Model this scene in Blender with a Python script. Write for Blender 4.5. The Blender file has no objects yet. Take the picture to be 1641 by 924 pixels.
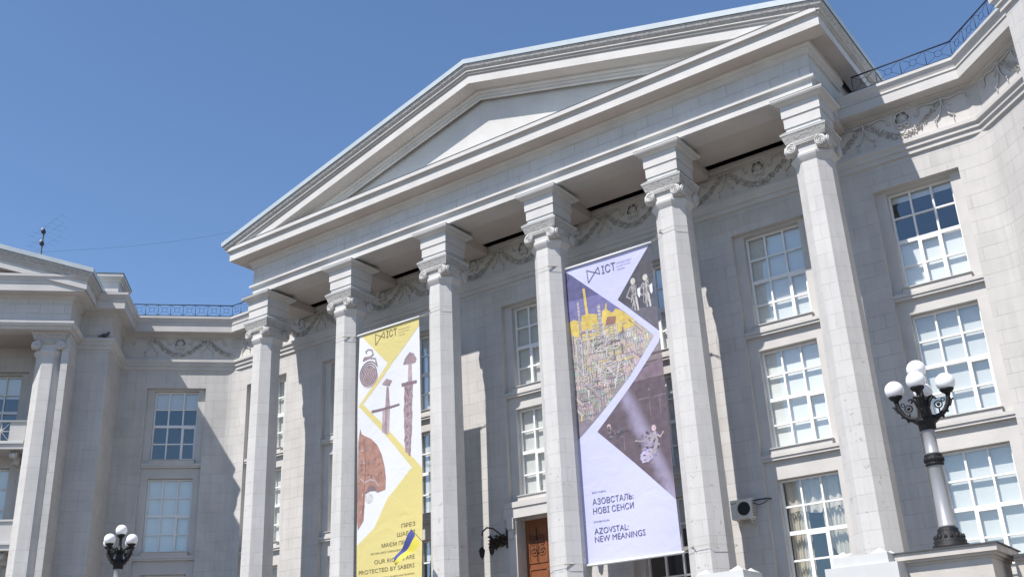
import bpy, bmesh, math, random
from mathutils import Vector, Matrix
R = math.radians
C = bpy.context.scene.collection
scene = bpy.context.scene
# ------------------------------------------------------------------ camera
cd = bpy.data.cameras.new('camera'); cam = bpy.data.objects.new('camera', cd); C.objects.link(cam)
CP = Vector((7.8991, -26.5669, 1.70)); YAW, PIT, ROLL, FPX = 0.6084, 0.3890, -0.0473, 1690.0
F = Vector((-math.sin(YAW)*math.cos(PIT), math.cos(YAW)*math.cos(PIT), math.sin(PIT)))
R0 = Vector((math.cos(YAW), math.sin(YAW), 0)); U0 = R0.cross(F)
Rt = R0*math.cos(ROLL)+U0*math.sin(ROLL); Up = -R0*math.sin(ROLL)+U0*math.cos(ROLL)
m = Matrix((Rt, Up, -F)).transposed().to_4x4(); m.translation = CP
cam.matrix_world = m
cd.sensor_width = 36.0; cd.lens = 36.0*FPX/1641.0; cd.clip_start = .1; cd.clip_end = 3000
scene.camera = cam
# ------------------------------------------------------------------ sky, sun, exposure
TOSUN = Vector((-.25, -1.0, 1.43)).normalized()
w = bpy.data.worlds.new('World'); scene.world = w; w.use_nodes = True
nt = w.node_tree; bg = nt.nodes['Background']
sky = nt.nodes.new('ShaderNodeTexSky'); sky.sky_type = 'NISHITA'; sky.sun_disc = False
sky.sun_elevation = math.asin(TOSUN.z); sky.sun_rotation = math.atan2(TOSUN.x, TOSUN.y)
sky.altitude = 150; sky.air_density = 1.0; sky.dust_density = 0.0; sky.ozone_density = 5.5
nt.links.new(sky.outputs[0], bg.inputs[0]); bg.inputs[1].default_value = 0.13
sd = bpy.data.lights.new('sun', 'SUN'); so = bpy.data.objects.new('sun', sd); C.objects.link(so)
sd.energy = 4.9; sd.angle = R(.53); sd.color = (1, .955, .90)
so.rotation_euler = (-TOSUN).to_track_quat('-Z', 'Y').to_euler(); so.location = (0, -40, 60)
scene.view_settings.view_transform = 'Standard'; scene.view_settings.look = 'None'
scene.view_settings.exposure = 0.42; scene.view_settings.gamma = 1
scene.view_settings.use_curve_mapping = False

# ------------------------------------------------------------------ materials
def mat(name, col, rough=.7, metal=0., spec=.3, noise=0., nscale=3., bump=0., bscale=40., emit=None):
    m = bpy.data.materials.new(name); m.use_nodes = True; t = m.node_tree; b = t.nodes['Principled BSDF']
    b.inputs['Base Color'].default_value = (*col, 1); b.inputs['Roughness'].default_value = rough
    b.inputs['Metallic'].default_value = metal; b.inputs['Specular IOR Level'].default_value = spec
    g = t.nodes.new('ShaderNodeNewGeometry')
    if noise:
        n = t.nodes.new('ShaderNodeTexNoise'); n.inputs['Scale'].default_value = nscale; n.inputs['Detail'].default_value = 6
        t.links.new(g.outputs['Position'], n.inputs['Vector'])
        r = t.nodes.new('ShaderNodeMapRange'); r.inputs[1].default_value = .3; r.inputs[2].default_value = .7
        r.inputs[3].default_value = 1-noise; r.inputs[4].default_value = 1+noise*.6
        t.links.new(n.outputs[0], r.inputs[0])
        mx = t.nodes.new('ShaderNodeVectorMath'); mx.operation = 'SCALE'; mx.inputs[0].default_value = col
        t.links.new(r.outputs[0], mx.inputs['Scale']); t.links.new(mx.outputs[0], b.inputs['Base Color'])
    if bump:
        n2 = t.nodes.new('ShaderNodeTexNoise'); n2.inputs['Scale'].default_value = bscale; n2.inputs['Detail'].default_value = 5
        t.links.new(g.outputs['Position'], n2.inputs['Vector'])
        bp = t.nodes.new('ShaderNodeBump'); bp.inputs['Strength'].default_value = bump; bp.inputs['Distance'].default_value = .03
        t.links.new(n2.outputs[0], bp.inputs['Height']); t.links.new(bp.outputs[0], b.inputs['Normal'])
    return m

def masonry(name, col, joint, bw=.82, rh=.395, zoff=.055, msize=.007, chips=0., streak=.06):
    m = bpy.data.materials.new(name); m.use_nodes = True; t = m.node_tree; b = t.nodes['Principled BSDF']; N = t.nodes.new; L = t.links.new
    b.inputs['Roughness'].default_value = .78; b.inputs['Specular IOR Level'].default_value = .2
    g = N('ShaderNodeNewGeometry')
    sn = N('ShaderNodeSeparateXYZ'); L(g.outputs['True Normal'], sn.inputs[0])
    sp = N('ShaderNodeSeparateXYZ'); L(g.outputs['Position'], sp.inputs[0])
    def mth(op, a, c):
        n = N('ShaderNodeMath'); n.operation = op
        for i, v in enumerate((a, c)):
            if isinstance(v, (int, float)): n.inputs[i].default_value = v
            else: L(v, n.inputs[i])
        return n.outputs[0]
    u = mth('SUBTRACT', mth('MULTIPLY', sp.outputs[1], sn.outputs[0]), mth('MULTIPLY', sp.outputs[0], sn.outputs[1]))
    u = mth('ADD', u, 120.)
    v = mth('ADD', sp.outputs[2], zoff)
    cb = N('ShaderNodeCombineXYZ'); L(u, cb.inputs[0]); L(v, cb.inputs[1])
    # a little wander in the joints
    wn = N('ShaderNodeTexNoise'); wn.inputs['Scale'].default_value = 1.3; L(cb.outputs[0], wn.inputs['Vector'])
    ws = N('ShaderNodeVectorMath'); ws.operation = 'SCALE'; L(wn.outputs['Color'], ws.inputs[0]); ws.inputs['Scale'].default_value = .022
    wa = N('ShaderNodeVectorMath'); wa.operation = 'ADD'; L(cb.outputs[0], wa.inputs[0]); L(ws.outputs[0], wa.inputs[1])
    br = N('ShaderNodeTexBrick'); L(wa.outputs[0], br.inputs['Vector'])
    br.inputs['Scale'].default_value = 1; br.inputs['Brick Width'].default_value = bw; br.inputs['Row Height'].default_value = rh
    br.inputs['Mortar Size'].default_value = msize; br.inputs['Mortar Smooth'].default_value = .4; br.offset = .5
    br.inputs['Color1'].default_value = (*[c*.945 for c in col], 1); br.inputs['Color2'].default_value = (*[min(1, c*1.02) for c in col], 1)
    br.inputs['Mortar'].default_value = (*joint, 1)
    # joint strength varies (paint fills some joints)
    # soft large stains, vertical streaks
    n1 = N('ShaderNodeTexNoise'); n1.inputs['Scale'].default_value = .9; n1.inputs['Detail'].default_value = 8; L(g.outputs['Position'], n1.inputs['Vector'])
    mp = N('ShaderNodeMapping'); mp.inputs['Scale'].default_value = (7, 7, .35); L(g.outputs['Position'], mp.inputs['Vector'])
    n2 = N('ShaderNodeTexNoise'); n2.inputs['Scale'].default_value = 1; n2.inputs['Detail'].default_value = 4; L(mp.outputs[0], n2.inputs['Vector'])
    ad = mth('ADD', mth('MULTIPLY', n1.outputs[0], .6), mth('MULTIPLY', n2.outputs[0], .4))
    r = N('ShaderNodeMapRange'); r.inputs[1].default_value = .35; r.inputs[2].default_value = .6; r.inputs[3].default_value = 1-streak*1.6; r.inputs[4].default_value = 1.02
    L(ad, r.inputs[0])
    sc = N('ShaderNodeVectorMath'); sc.operation = 'SCALE'; L(r.outputs[0], sc.inputs['Scale'])
    jm = N('ShaderNodeMix'); jm.data_type = 'RGBA'
    n5 = N('ShaderNodeTexNoise'); n5.inputs['Scale'].default_value = 1.7; L(g.outputs['Position'], n5.inputs['Vector'])
    jr = N('ShaderNodeMapRange'); jr.inputs[1].default_value = .38; jr.inputs[2].default_value = .62; jr.inputs[3].default_value = .25; jr.inputs[4].default_value = 1.
    L(n5.outputs[0], jr.inputs[0]); L(jr.outputs[0], jm.inputs[0]); jm.inputs[6].default_value = (*col, 1); L(br.outputs['Color'], jm.inputs[7])
    L(jm.outputs[2], sc.inputs[0])
    colout = sc.outputs[0]
    h = mth('MULTIPLY', br.outputs['Fac'], -1.)
    nf = N('ShaderNodeTexNoise'); nf.inputs['Scale'].default_value = 26; nf.inputs['Detail'].default_value = 6; L(g.outputs['Position'], nf.inputs['Vector'])
    hh = mth('ADD', h, mth('MULTIPLY', nf.outputs[0], .35))
    if chips:
        vo = N('ShaderNodeTexNoise'); vo.inputs['Scale'].default_value = 8; vo.inputs['Detail'].default_value = 4; vo.inputs['Distortion'].default_value = .4; L(g.outputs['Position'], vo.inputs['Vector'])
        cr = N('ShaderNodeMapRange'); cr.inputs[1].default_value = .665; cr.inputs[2].default_value = .68; L(vo.outputs[0], cr.inputs[0])
        lo = N('ShaderNodeMapRange'); lo.inputs[1].default_value = 13.; lo.inputs[2].default_value = 8.; L(sp.outputs[2], lo.inputs[0])
        k = mth('MULTIPLY', mth('MULTIPLY', cr.outputs[0], lo.outputs[0]), chips)
        mx = N('ShaderNodeMix'); mx.data_type = 'RGBA'; L(k, mx.inputs[0]); L(colout, mx.inputs[6]); mx.inputs[7].default_value = (col[0]*.62, col[1]*.6, col[2]*.56, 1)
        colout = mx.outputs[2]
        hh = mth('SUBTRACT', hh, mth('MULTIPLY', k, 2.))
    L(colout, b.inputs['Base Color'])
    bp = N('ShaderNodeBump'); bp.inputs['Strength'].default_value = .5; bp.inputs['Distance'].default_value = .012
    L(hh, bp.inputs['Height']); L(bp.outputs[0], b.inputs['Normal'])
    return m

PAINT = (.53, .512, .492)
M = {}
M['wall'] = masonry('painted_masonry', PAINT, (.345, .33, .315), streak=.08)
M['shaft'] = masonry('painted_shaft_blocks', (.535, .517, .497), (.40, .38, .36), bw=.8, rh=.43, zoff=0, msize=.006, chips=.6)
M['friezeblocks'] = masonry('painted_frieze_blocks', (.53, .515, .495), (.30, .295, .29), bw=.9, rh=.385, zoff=.17, msize=.01)
M['paint'] = mat('painted_plaster', (.53, .512, .49), .75, noise=.09, nscale=1.2, bump=.16, bscale=14)
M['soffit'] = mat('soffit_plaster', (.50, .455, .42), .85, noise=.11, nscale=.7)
M['relief'] = mat('relief_plaster', (.54, .52, .495), .8, noise=.06, nscale=4, bump=.15, bscale=30)
M['rough'] = mat('rough_cast_concrete', (.41, .395, .375), .9, noise=.22, nscale=11, bump=.9, bscale=16)
M['flash'] = mat('metal_flashing', (.50, .54, .55), .45, .2, noise=.08, nscale=2)
M['darkmetal'] = mat('weathered_flashing', (.075, .08, .085), .6, .2, noise=.2, nscale=5)
M['frame'] = mat('white_window_frame', (.78, .78, .78), .45)
M['blind'] = mat('pale_roller_blind', (.78, .79, .78), .9)
t_ = M['blind'].node_tree; oi = t_.nodes.new('ShaderNodeObjectInfo'); mr = t_.nodes.new('ShaderNodeMapRange'); mr.inputs[3].default_value = .80; mr.inputs[4].default_value = 1.06
sc_ = t_.nodes.new('ShaderNodeVectorMath'); sc_.operation = 'SCALE'; sc_.inputs[0].default_value = (.76, .77, .755); t_.links.new(oi.outputs['Random'], mr.inputs[0]); t_.links.new(mr.outputs[0], sc_.inputs['Scale']); t_.links.new(sc_.outputs[0], t_.nodes['Principled BSDF'].inputs['Base Color'])
M['curtain'] = mat('cream_curtain', (.55, .51, .44), .9)
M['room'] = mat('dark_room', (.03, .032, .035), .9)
M['iron'] = mat('black_cast_iron', (.018, .018, .02), .5, .2, noise=.2, nscale=20, bump=.5, bscale=30)
M['silver'] = mat('silver_painted_steel', (.31, .31, .32), .42, .25, noise=.06, nscale=4)
M['globe'] = mat('white_opal_globe', (.86, .86, .87), .22, spec=.5)
M['railing'] = mat('dark_blue_railing', (.03, .04, .075), .5)
M['door'] = mat('brown_door', (.21, .075, .03), .5, noise=.12, nscale=5)
M['rust'] = mat('rusty_wrought_iron', (.085, .062, .045), .7, noise=.3, nscale=25)
M['ac'] = mat('cream_ac_casing', (.66, .64, .60), .5)
M['acdark'] = mat('dark_fan', (.03, .032, .034), .5)
M['white'] = mat('white_painted_stone', (.53, .53, .515), .7, noise=.04, nscale=3)
M['warmstone'] = mat('warm_painted_stone', (.50, .46, .42), .8, noise=.08, nscale=3, bump=.15, bscale=20)
M['slab'] = mat('zinc_capping', (.50, .49, .47), .55, .1, noise=.15, nscale=3)
M['rope'] = mat('grey_rope', (.34, .33, .29), .9)
M['blue'] = mat('flag_blue', (.05, .06, .22), .7)
M['yellow'] = mat('flag_yellow', (.60, .52, .07), .7)
M['ground'] = mat('paving', (.165, .142, .122), .9, noise=.12, nscale=.6)
M['bird'] = mat('grey_feathers', (.08, .085, .1), .8)
M['pave2'] = mat('terrace_paving', (.20, .182, .165), .9, noise=.1, nscale=1.2)

def glassmat():
    m = bpy.data.materials.new('window_glass'); m.use_nodes = True; t = m.node_tree; N = t.nodes.new; L = t.links.new
    out = t.nodes['Material Output']; t.nodes.remove(t.nodes['Principled BSDF'])
    tr = N('ShaderNodeBsdfTransparent'); tr.inputs[0].default_value = (.95, .97, .965, 1)
    gl = N('ShaderNodeBsdfGlossy'); gl.inputs['Roughness'].default_value = .015; gl.inputs[0].default_value = (1, 1, .97, 1)
    fr = N('ShaderNodeFresnel'); fr.inputs[0].default_value = 1.55
    ge = N('ShaderNodeNewGeometry'); no = N('ShaderNodeTexNoise'); no.inputs['Scale'].default_value = .9
    L(ge.outputs['Position'], no.inputs['Vector'])
    bp = N('ShaderNodeBump'); bp.inputs['Strength'].default_value = .12; bp.inputs['Distance'].default_value = .05
    L(no.outputs[0], bp.inputs['Height']); L(bp.outputs[0], gl.inputs['Normal'])
    ad = N('ShaderNodeMath'); ad.operation = 'ADD'; L(fr.outputs[0], ad.inputs[0]); ad.inputs[1].default_value = .10; ad.use_clamp = True
    mn = N('ShaderNodeMath'); mn.operation = 'MINIMUM'; L(ad.outputs[0], mn.inputs[0]); mn.inputs[1].default_value = .30
    mx = N('ShaderNodeMixShader'); L(mn.outputs[0], mx.inputs[0]); L(tr.outputs[0], mx.inputs[1]); L(gl.outputs[0], mx.inputs[2])
    L(mx.outputs[0], out.inputs[0]); return m
M['glass'] = glassmat()

# ------------------------------------------------------------------ mesh builder
class Frame:
    def __init__(s, ox, oy, deg): s.o = (ox, oy); s.c = math.cos(R(deg)); s.s = math.sin(R(deg)); s.deg = deg
    def __call__(s, x, n, z): return Vector((s.o[0]+x*s.c+n*s.s, s.o[1]+x*s.s-n*s.c, z))
WORLD = lambda x, n, z: Vector((x, -n, z))      # n is "towards the viewer"
class MB:
    def __init__(s, fr=None): s.bm = bmesh.new(); s.fr = fr or WORLD; s.mats = []; s.sm = []
    def mi(s, m):
        if m not in s.mats: s.mats.append(m)
        return s.mats.index(m)
    def v(s, p): return s.bm.verts.new(s.fr(*p))
    def face(s, pts, m='paint', smooth=False):
        vs = [p if isinstance(p, bmesh.types.BMVert) else s.v(p) for p in pts]
        try: f = s.bm.faces.new(vs)
        except ValueError: return None
        f.material_index = s.mi(m); f.smooth = smooth; return f
    def box(s, x0, x1, n0, n1, z0, z1, m='paint', top=None, taper=0.):
        a = [s.v((x, n, z0)) for x, n in ((x0, n0), (x1, n0), (x1, n1), (x0, n1))]
        t = taper
        b = [s.v((x, n, z1)) for x, n in ((x0+t, n0+t), (x1-t, n0+t), (x1-t, n1-t), (x0+t, n1-t))]
        s.face(a[::-1], m); s.face(b, top or m)
        for i in range(4): s.face([a[i], a[(i+1) % 4], b[(i+1) % 4], b[i]], m)
    def loops(s, rings, m='paint', closed=True, caps=True, smooth=False, ms=None):
        rv = [[s.v(p) for p in r] for r in rings]; n = len(rings[0])
        for k in range(len(rv)-1):
            mm = ms[k] if ms else m
            for i in range(n if closed else n-1):
                s.face([rv[k][i], rv[k][(i+1) % n], rv[k+1][(i+1) % n], rv[k+1][i]], mm, smooth)
        if caps and closed: s.face(rv[0][::-1], ms[0] if ms else m); s.face(rv[-1], ms[-1] if ms else m)
        return rv
    def tube(s, pts, r, m='iron', seg=6, closed=False, smooth=True, r1=None):
        P = [Vector(p) for p in pts]; n = len(P); rings = []
        prev = None
        for i in range(n):
            if closed: d = P[(i+1) % n]-P[i-1]
            else: d = P[min(i+1, n-1)]-P[max(i-1, 0)]
            d.normalize()
            if prev is None:
                a = Vector((0, 0, 1)) if abs(d.z) < .9 else Vector((1, 0, 0)); x = d.cross(a).normalized()
            else:
                x = prev - d*prev.dot(d)
                x = x.normalized() if x.length > 1e-6 else d.orthogonal().normalized()
            prev = x; y = d.cross(x)
            rr = r if r1 is None else r+(r1-r)*i/(n-1)
            rings.append([tuple(P[i]+(x*math.cos(2*math.pi*k/seg)+y*math.sin(2*math.pi*k/seg))*rr) for k in range(seg)])
        if closed: rings.append(rings[0])
        s.loops(rings, m, True, not closed, smooth)
    def lathe(s, prof, cx=0, cn=0, m='iron', seg=20, smooth=True, ms=None, rot=0.):
        rings = [[(cx+r*math.cos(rot+2*math.pi*k/seg), cn+r*math.sin(rot+2*math.pi*k/seg), z) for k in range(seg)] for r, z in prof]
        s.loops(rings, m, True, True, smooth, ms)
    def sphere(s, c, r, m, seg=14, sx=1, sy=1, sz=1, smooth=True):
        rings = []
        n = max(4, seg//2)
        for j in range(n+1):
            a = math.pi*j/n; a = min(max(a, .02), math.pi-.02)
            rings.append([(c[0]+r*sx*math.sin(a)*math.cos(2*math.pi*k/seg), c[1]+r*sy*math.sin(a)*math.sin(2*math.pi*k/seg), c[2]-r*sz*math.cos(a)) for k in range(seg)])
        s.loops(rings, m, True, True, smooth)
    def prism(s, poly, n0, n1, m, mback=None):     # polygon in x,z extruded along n
        a = [s.v((x, n0, z)) for x, z in poly]; b = [s.v((x, n1, z)) for x, z in poly]
        s.face(a, m); s.face(b[::-1], m)
        for i in range(len(poly)):
            j = (i+1) % len(poly); s.face([a[j], a[i], b[i], b[j]], m)
    def build(s, name, parent=None, recalc=True, loc=None, kind=None, merge=True):
        if merge: bmesh.ops.remove_doubles(s.bm, verts=s.bm.verts, dist=.0002)
        if recalc: bmesh.ops.recalc_face_normals(s.bm, faces=s.bm.faces)
        me = bpy.data.meshes.new(name); s.bm.to_mesh(me); s.bm.free()
        for k in s.mats: me.materials.append(M[k])
        o = bpy.data.objects.new(name, me); C.objects.link(o)
        if parent is not None: o.parent = parent
        if loc is not None: o.location = loc
        if kind: o['kind'] = kind
        return o
def empty(name, label, cat, loc=(0, 0, 0), rz=0, group=None):
    o = bpy.data.objects.new(name, None); C.objects.link(o); o.location = loc; o.rotation_euler = (0, 0, rz)
    o['label'] = label; o['category'] = cat
    if group: o['group'] = group
    return o
def tag(o, label, cat, group=None):
    o['label'] = label; o['category'] = cat
    if group: o['group'] = group
    return o
def copy_part(o, parent, loc=None, rz=None):
    c = o.copy(); C.objects.link(c); c.parent = parent
    if loc is not None: c.location = loc
    if rz is not None: c.rotation_euler = (0, 0, rz)
    for ch in list(o.children): copy_part(ch, c)
    return c
def sweep(mb, path, prof, m='paint', ms=None, closed=False):
    """profile [(out,z)] carried along a plan polyline with mitred corners; outwards = right of travel"""
    P = [Vector(p) for p in path]; n = len(P); rings = []
    for i in range(n):
        nn = []
        if i > 0: d = (P[i]-P[i-1]).normalized(); nn.append(Vector((d.y, -d.x)))
        if i < n-1: d = (P[i+1]-P[i]).normalized(); nn.append(Vector((d.y, -d.x)))
        if len(nn) == 2: b = (nn[0]+nn[1]); b = b/(1+nn[0].dot(nn[1]))
        else: b = nn[0]
        rings.append([P[i]+b*o for o, z in prof])
    for i in range(n-1):
        for k in range(len(prof)-1):
            mm = ms[k] if ms else m
            a, b_, c, d = rings[i][k], rings[i+1][k], rings[i+1][k+1], rings[i][k+1]
            z0, z1 = prof[k][1], prof[k+1][1]
            vs = [mb.bm.verts.new((a.x, a.y, z0)), mb.bm.verts.new((b_.x, b_.y, z0)), mb.bm.verts.new((c.x, c.y, z1)), mb.bm.verts.new((d.x, d.y, z1))]
            f = mb.bm.faces.new(vs); f.material_index = mb.mi(mm)
    for i in (0, n-1) if len(prof) > 2 else ():
        vs = [mb.bm.verts.new((rings[i][k].x, rings[i][k].y, prof[k][1])) for k in range(len(prof))]
        try: f = mb.bm.faces.new(vs); f.material_index = mb.mi(m)
        except ValueError: pass

# ------------------------------------------------------------------ setting
S = 4.5
COLX = [(i-5)*S for i in range(6)]
XC = -11.25
WY = 2.2
MAIN = Frame(0, WY, 0); LF = Frame(-26.95, WY, 45); RF = Frame(4.1, WY, -45)
TZ = 3.2
g = MB(); g.box(-400, 400, -400, 400, -1, 0, 'ground'); o = g.build('plaza_ground', kind='structure')
g = MB(); g.box(-30, 9, -8, 5.4, .004, TZ, 'pave2'); g.build('terrace', kind='structure')
g = MB()
for k in range(18): g.box(-24, -.5, 5.4+k*.33, 5.4+(k+1)*.33, .004, TZ-(k+1)*.17, 'pave2')
g.build('front_steps', kind='structure')

B = empty('museum_building', 'pale stone neoclassical museum with six octagonal columns under a wide pediment', 'building')

# ------------------------------------------------------------------ walls
WT = 15.5                         # head of the window recesses
def cells(mb, x0, x1, z0, z1, n, openings, m):
    xs = sorted({x0, x1, *[o[0] for o in openings], *[o[1] for o in openings]}); xs = [x for x in xs if x0-1e-6 <= x <= x1+1e-6]
    zs = sorted({z0, z1, *[o[2] for o in openings], *[o[3] for o in openings]}); zs = [z for z in zs if z0-1e-6 <= z <= z1+1e-6]
    for i in range(len(xs)-1):
        for j in range(len(zs)-1):
            cx, cz = (xs[i]+xs[i+1])/2, (zs[j]+zs[j+1])/2
            if any(a < cx < b and c < cz < d for a, b, c, d in openings): continue
            mb.face([(xs[i], n, zs[j]), (xs[i+1], n, zs[j]), (xs[i+1], n, zs[j+1]), (xs[i], n, zs[j+1])], m)
def reveals(mb, o, n0, n1, m):
    a, b, c, d = o
    mb.face([(a, n0, c), (a, n0, d), (a, n1, d), (a, n1, c)], m); mb.face([(b, n0, c), (b, n0, d), (b, n1, d), (b, n1, c)], m)
    mb.face([(a, n0, d), (b, n0, d), (b, n1, d), (a, n1, d)], m); mb.face([(a, n0, c), (b, n0, c), (b, n1, c), (a, n1, c)], m)
ROWS = [(12.43, 15.42), (8.66, 11.66), (4.77, 7.77)]
HW, OW = .9, 1.21
def window_bay(mb, xc, door=False, z0=TZ, hw=HW):
    ow = hw+.31
    op = (xc-ow, xc+ow, z0, WT); reveals(mb, op, 0, -.2, 'paint')
    holes = [(xc-hw, xc+hw, a, b) for a, b in ROWS[:2]]
    holes.append((xc-hw, xc+hw, TZ if door else ROWS[2][0], 7.86 if door else ROWS[2][1]))
    # top hole reaches the head, so widen the spandrel only below it
    cells(mb, op[0], op[1], z0, WT, -.2, holes, 'paint')
    for h in holes: reveals(mb, h, -.2, -.52, 'paint')
    return op
WINX = [2.05, -2.45, -6.95, -11.45, -15.95, -20.45, -24.95]
XR = .4                           # rounded inner corners
wl = MB(MAIN)
ops = [window_bay(wl, x, door=(x == -11.45)) for x in WINX]
cells(wl, -26.95+XR, 4.1-XR, TZ, 18.0, 0, ops, 'wall')
wl.build('main_wall', B)
LWX, RWX = -2.41, 2.76
wl = MB(LF); op = window_bay(wl, LWX, z0=0); cells(wl, -4.77, -XR, 0, 18.0, 0, [op], 'wall'); wl.build('side_wall', B)
wl = MB(RF); op = window_bay(wl, RWX, z0=0); cells(wl, XR, 5.16, 0, 18.0, 0, [op], 'wall'); wl.build('side_wall', B)
# rounded corners
def corner(p0, t0, p1, t1, name):
    mb = MB(lambda x, y, z: Vector((x, y, z))); pts = []
    # quadratic bezier between the tangent points through the corner
    for k in range(9):
        t = k/8; pts.append(p0*(1-t)**2+t0*2*t*(1-t)+p1*t*t)
    for k in range(8):
        a, b = pts[k], pts[k+1]; mb.face([(a.x, a.y, 0), (b.x, b.y, 0), (b.x, b.y, 18.0), (a.x, a.y, 18.0)], 'wall')
    return mb.build(name, B)
oL = Vector((-26.95, WY, 0)); oR = Vector((4.1, WY, 0))
corner(LF(-XR, 0, 0), oL, oL+Vector((XR, 0, 0)), None, 'rounded_corner')
corner(oR-Vector((XR, 0, 0)), oR, RF(XR, 0, 0), None, 'rounded_corner')
# pavilion bodies at both sides
wl = MB(LF)
wl.face([(-4.77, 0, 0), (-4.77, 2.63, 0), (-4.77, 2.63, 18.5), (-4.77, 0, 18.5)], 'wall')
wl.face([(-4.77, 2.63, 0), (-5.95, 2.63, 0), (-5.95, 2.63, 18.5), (-4.77, 2.63, 18.5)], 'wall')
wl.box(-6.2, -5.95, 2.0, 4.05, 0, 16.45, 'wall')
wops = []
for xw in (-9.05, -12.2, -15.4): wops.append(window_bay(wl, xw, z0=0, hw=.88))
cells(wl, -20, -6.2, 0, 18.0, 2.0-2.0, [], 'wall') if False else None
wl.build('pavilion_wall', B)
LF2 = Frame(*LF(0, 2.1, 0)[:2], 45)
wl = MB(LF2); wops = [window_bay(wl, xw, z0=0) for xw in (-9.05, -12.4, -15.8)]
cells(wl, -20, -5.9, 0, 18.0, 0, wops, 'wall'); wl.build('pavilion_wall', B)
wl = MB(RF)
wl.face([(5.16, 0, 0), (5.16, 2.65, 0), (5.16, 2.65, 18.6), (5.16, 0, 18.6)], 'wall')
wl.face([(5.16, 2.65, 0), (11, 2.65, 0), (11, 2.65, 18.6), (5.16, 2.65, 18.6)], 'wall')
wl.build('pavilion_wall', B)

# string course under the frieze, and main cornice
def path(fr, pts): return [tuple(fr(x, n, 0)[:2]) for x, n in pts]
wingp = path(LF, [(-20, 4.4), (-5.95, 4.4)])
leftp = path(LF, [(-5.95, 4.4), (-5.95, 2.63), (-4.77, 2.63), (-4.77, 0)])
STR = [(0, 16.28), (.07, 16.30), (.07, 16.44), (.13, 16.46), (.13, 16.57), (.20, 16.62), (.20, 16.73), (0, 16.78)]
STRM = ['paint']*6+['paint']
mb = MB(); full = path(LF, [(-5.95, 2.63), (-4.77, 2.63), (-4.77, 0)])+[(-26.95, WY), (4.1, WY)]+path(RF, [(5.16, 0), (5.16, 2.65), (11, 2.65)])
sweep(mb, full, STR, ms=STRM); mb.build('string_course', B)
mb = MB(); WSTR = [(-.6, 16.47), (0, 16.47), (.07, 16.49), (.07, 16.58), (.15, 16.60), (.20, 16.70), (.20, 16.78), (0, 16.84)]
sweep(mb, wingp+path(LF, [(-5.95, 2.63)]), WSTR); mb.build('string_course', B)
COR = [(0, 17.75), (.05, 17.77), (.05, 17.80), (.08, 17.81), (.08, 17.835), (.13, 17.85), (.13, 17.88), (.54, 17.88), (.54, 18.20), (.57, 18.20), (.57, 18.25), (.55, 18.27), (.60, 18.38), (.66, 18.45), (.66, 18.54), (.64, 18.56), (-.4, 18.62)]
CORM = ['paint']*14+['darkmetal', 'slab']
left_path = wingp+path(LF, [(-5.95, 2.63), (-4.77, 2.63), (-4.77, 0)])+[(-26.95, WY), (-22.75, WY)]
right_path = [(.25, WY), (4.1, WY)]+path(RF, [(5.16, 0), (5.16, 2.65), (11, 2.65)])
for p in (left_path, right_path):
    mb = MB(); sweep(mb, p, COR, ms=CORM); mb.build('main_cornice', B)
# inside the portico only the small bed moulding runs on
mb = MB(); sweep(mb, [(-22.9, WY), (.4, WY)], [(0, 17.74), (.04, 17.75), (.04, 17.83), (.07, 17.84), (.07, 17.97), (.0, 17.99), (0, 18.6)]); mb.build('bed_moulding', B)
# pavilion frieze (blocks) over the wing architrave
mb = MB(LF); mb.face([(-20, 4.4, 16.8), (-5.95, 4.4, 16.8), (-5.95, 4.4, 18.0), (-20, 4.4, 18.0)], 'friezeblocks')
mb.face([(-5.95, 4.4, 16.8), (-5.95, 2.63, 16.8), (-5.95, 2.63, 18.0), (-5.95, 4.4, 18.0)], 'wall'); mb.build('pavilion_frieze', B)
mb = MB(LF); mb.face([(-20, 2.1, 16.50), (-6.0, 2.1, 16.50), (-6.0, 3.9, 16.50), (-20, 3.9, 16.50)], 'soffit'); mb.build('pavilion_soffit', B)
# roofs
mb = MB(); mb.box(-30, 8, -22, -WY, 17.9, 18.58, 'slab'); mb.build('flat_roof', B)
mb = MB(LF); mb.box(-20, -6.0, -14, 4.2, 18.0, 18.50, 'slab'); mb.box(-5.99, -4.9, -14, 2.4, 18.0, 18.56, 'slab'); mb.build('flat_roof', B)
mb = MB(RF); mb.box(5.2, 11, -14, 2.6, 17.9, 18.6, 'slab'); mb.build('flat_roof', B)
# attic block above the left pier
mb = MB(LF); mb.box(-5.72, -4.62, 1.25, 2.85, 18.5, 19.18, 'paint')
cx = [(-5.78, -4.56, 1.19, 2.91, 19.18, 19.28), (-5.84, -4.50, 1.13, 2.97, 19.28, 19.36)]
for a in cx: mb.box(*a, 'paint')
mb.box(-5.90, -4.44, 1.07, 3.03, 19.36, 19.47, 'paint'); mb.box(-5.92, -4.42, 1.05, 3.05, 19.47, 19.50, 'darkmetal'); mb.build('attic_block', B)

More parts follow.
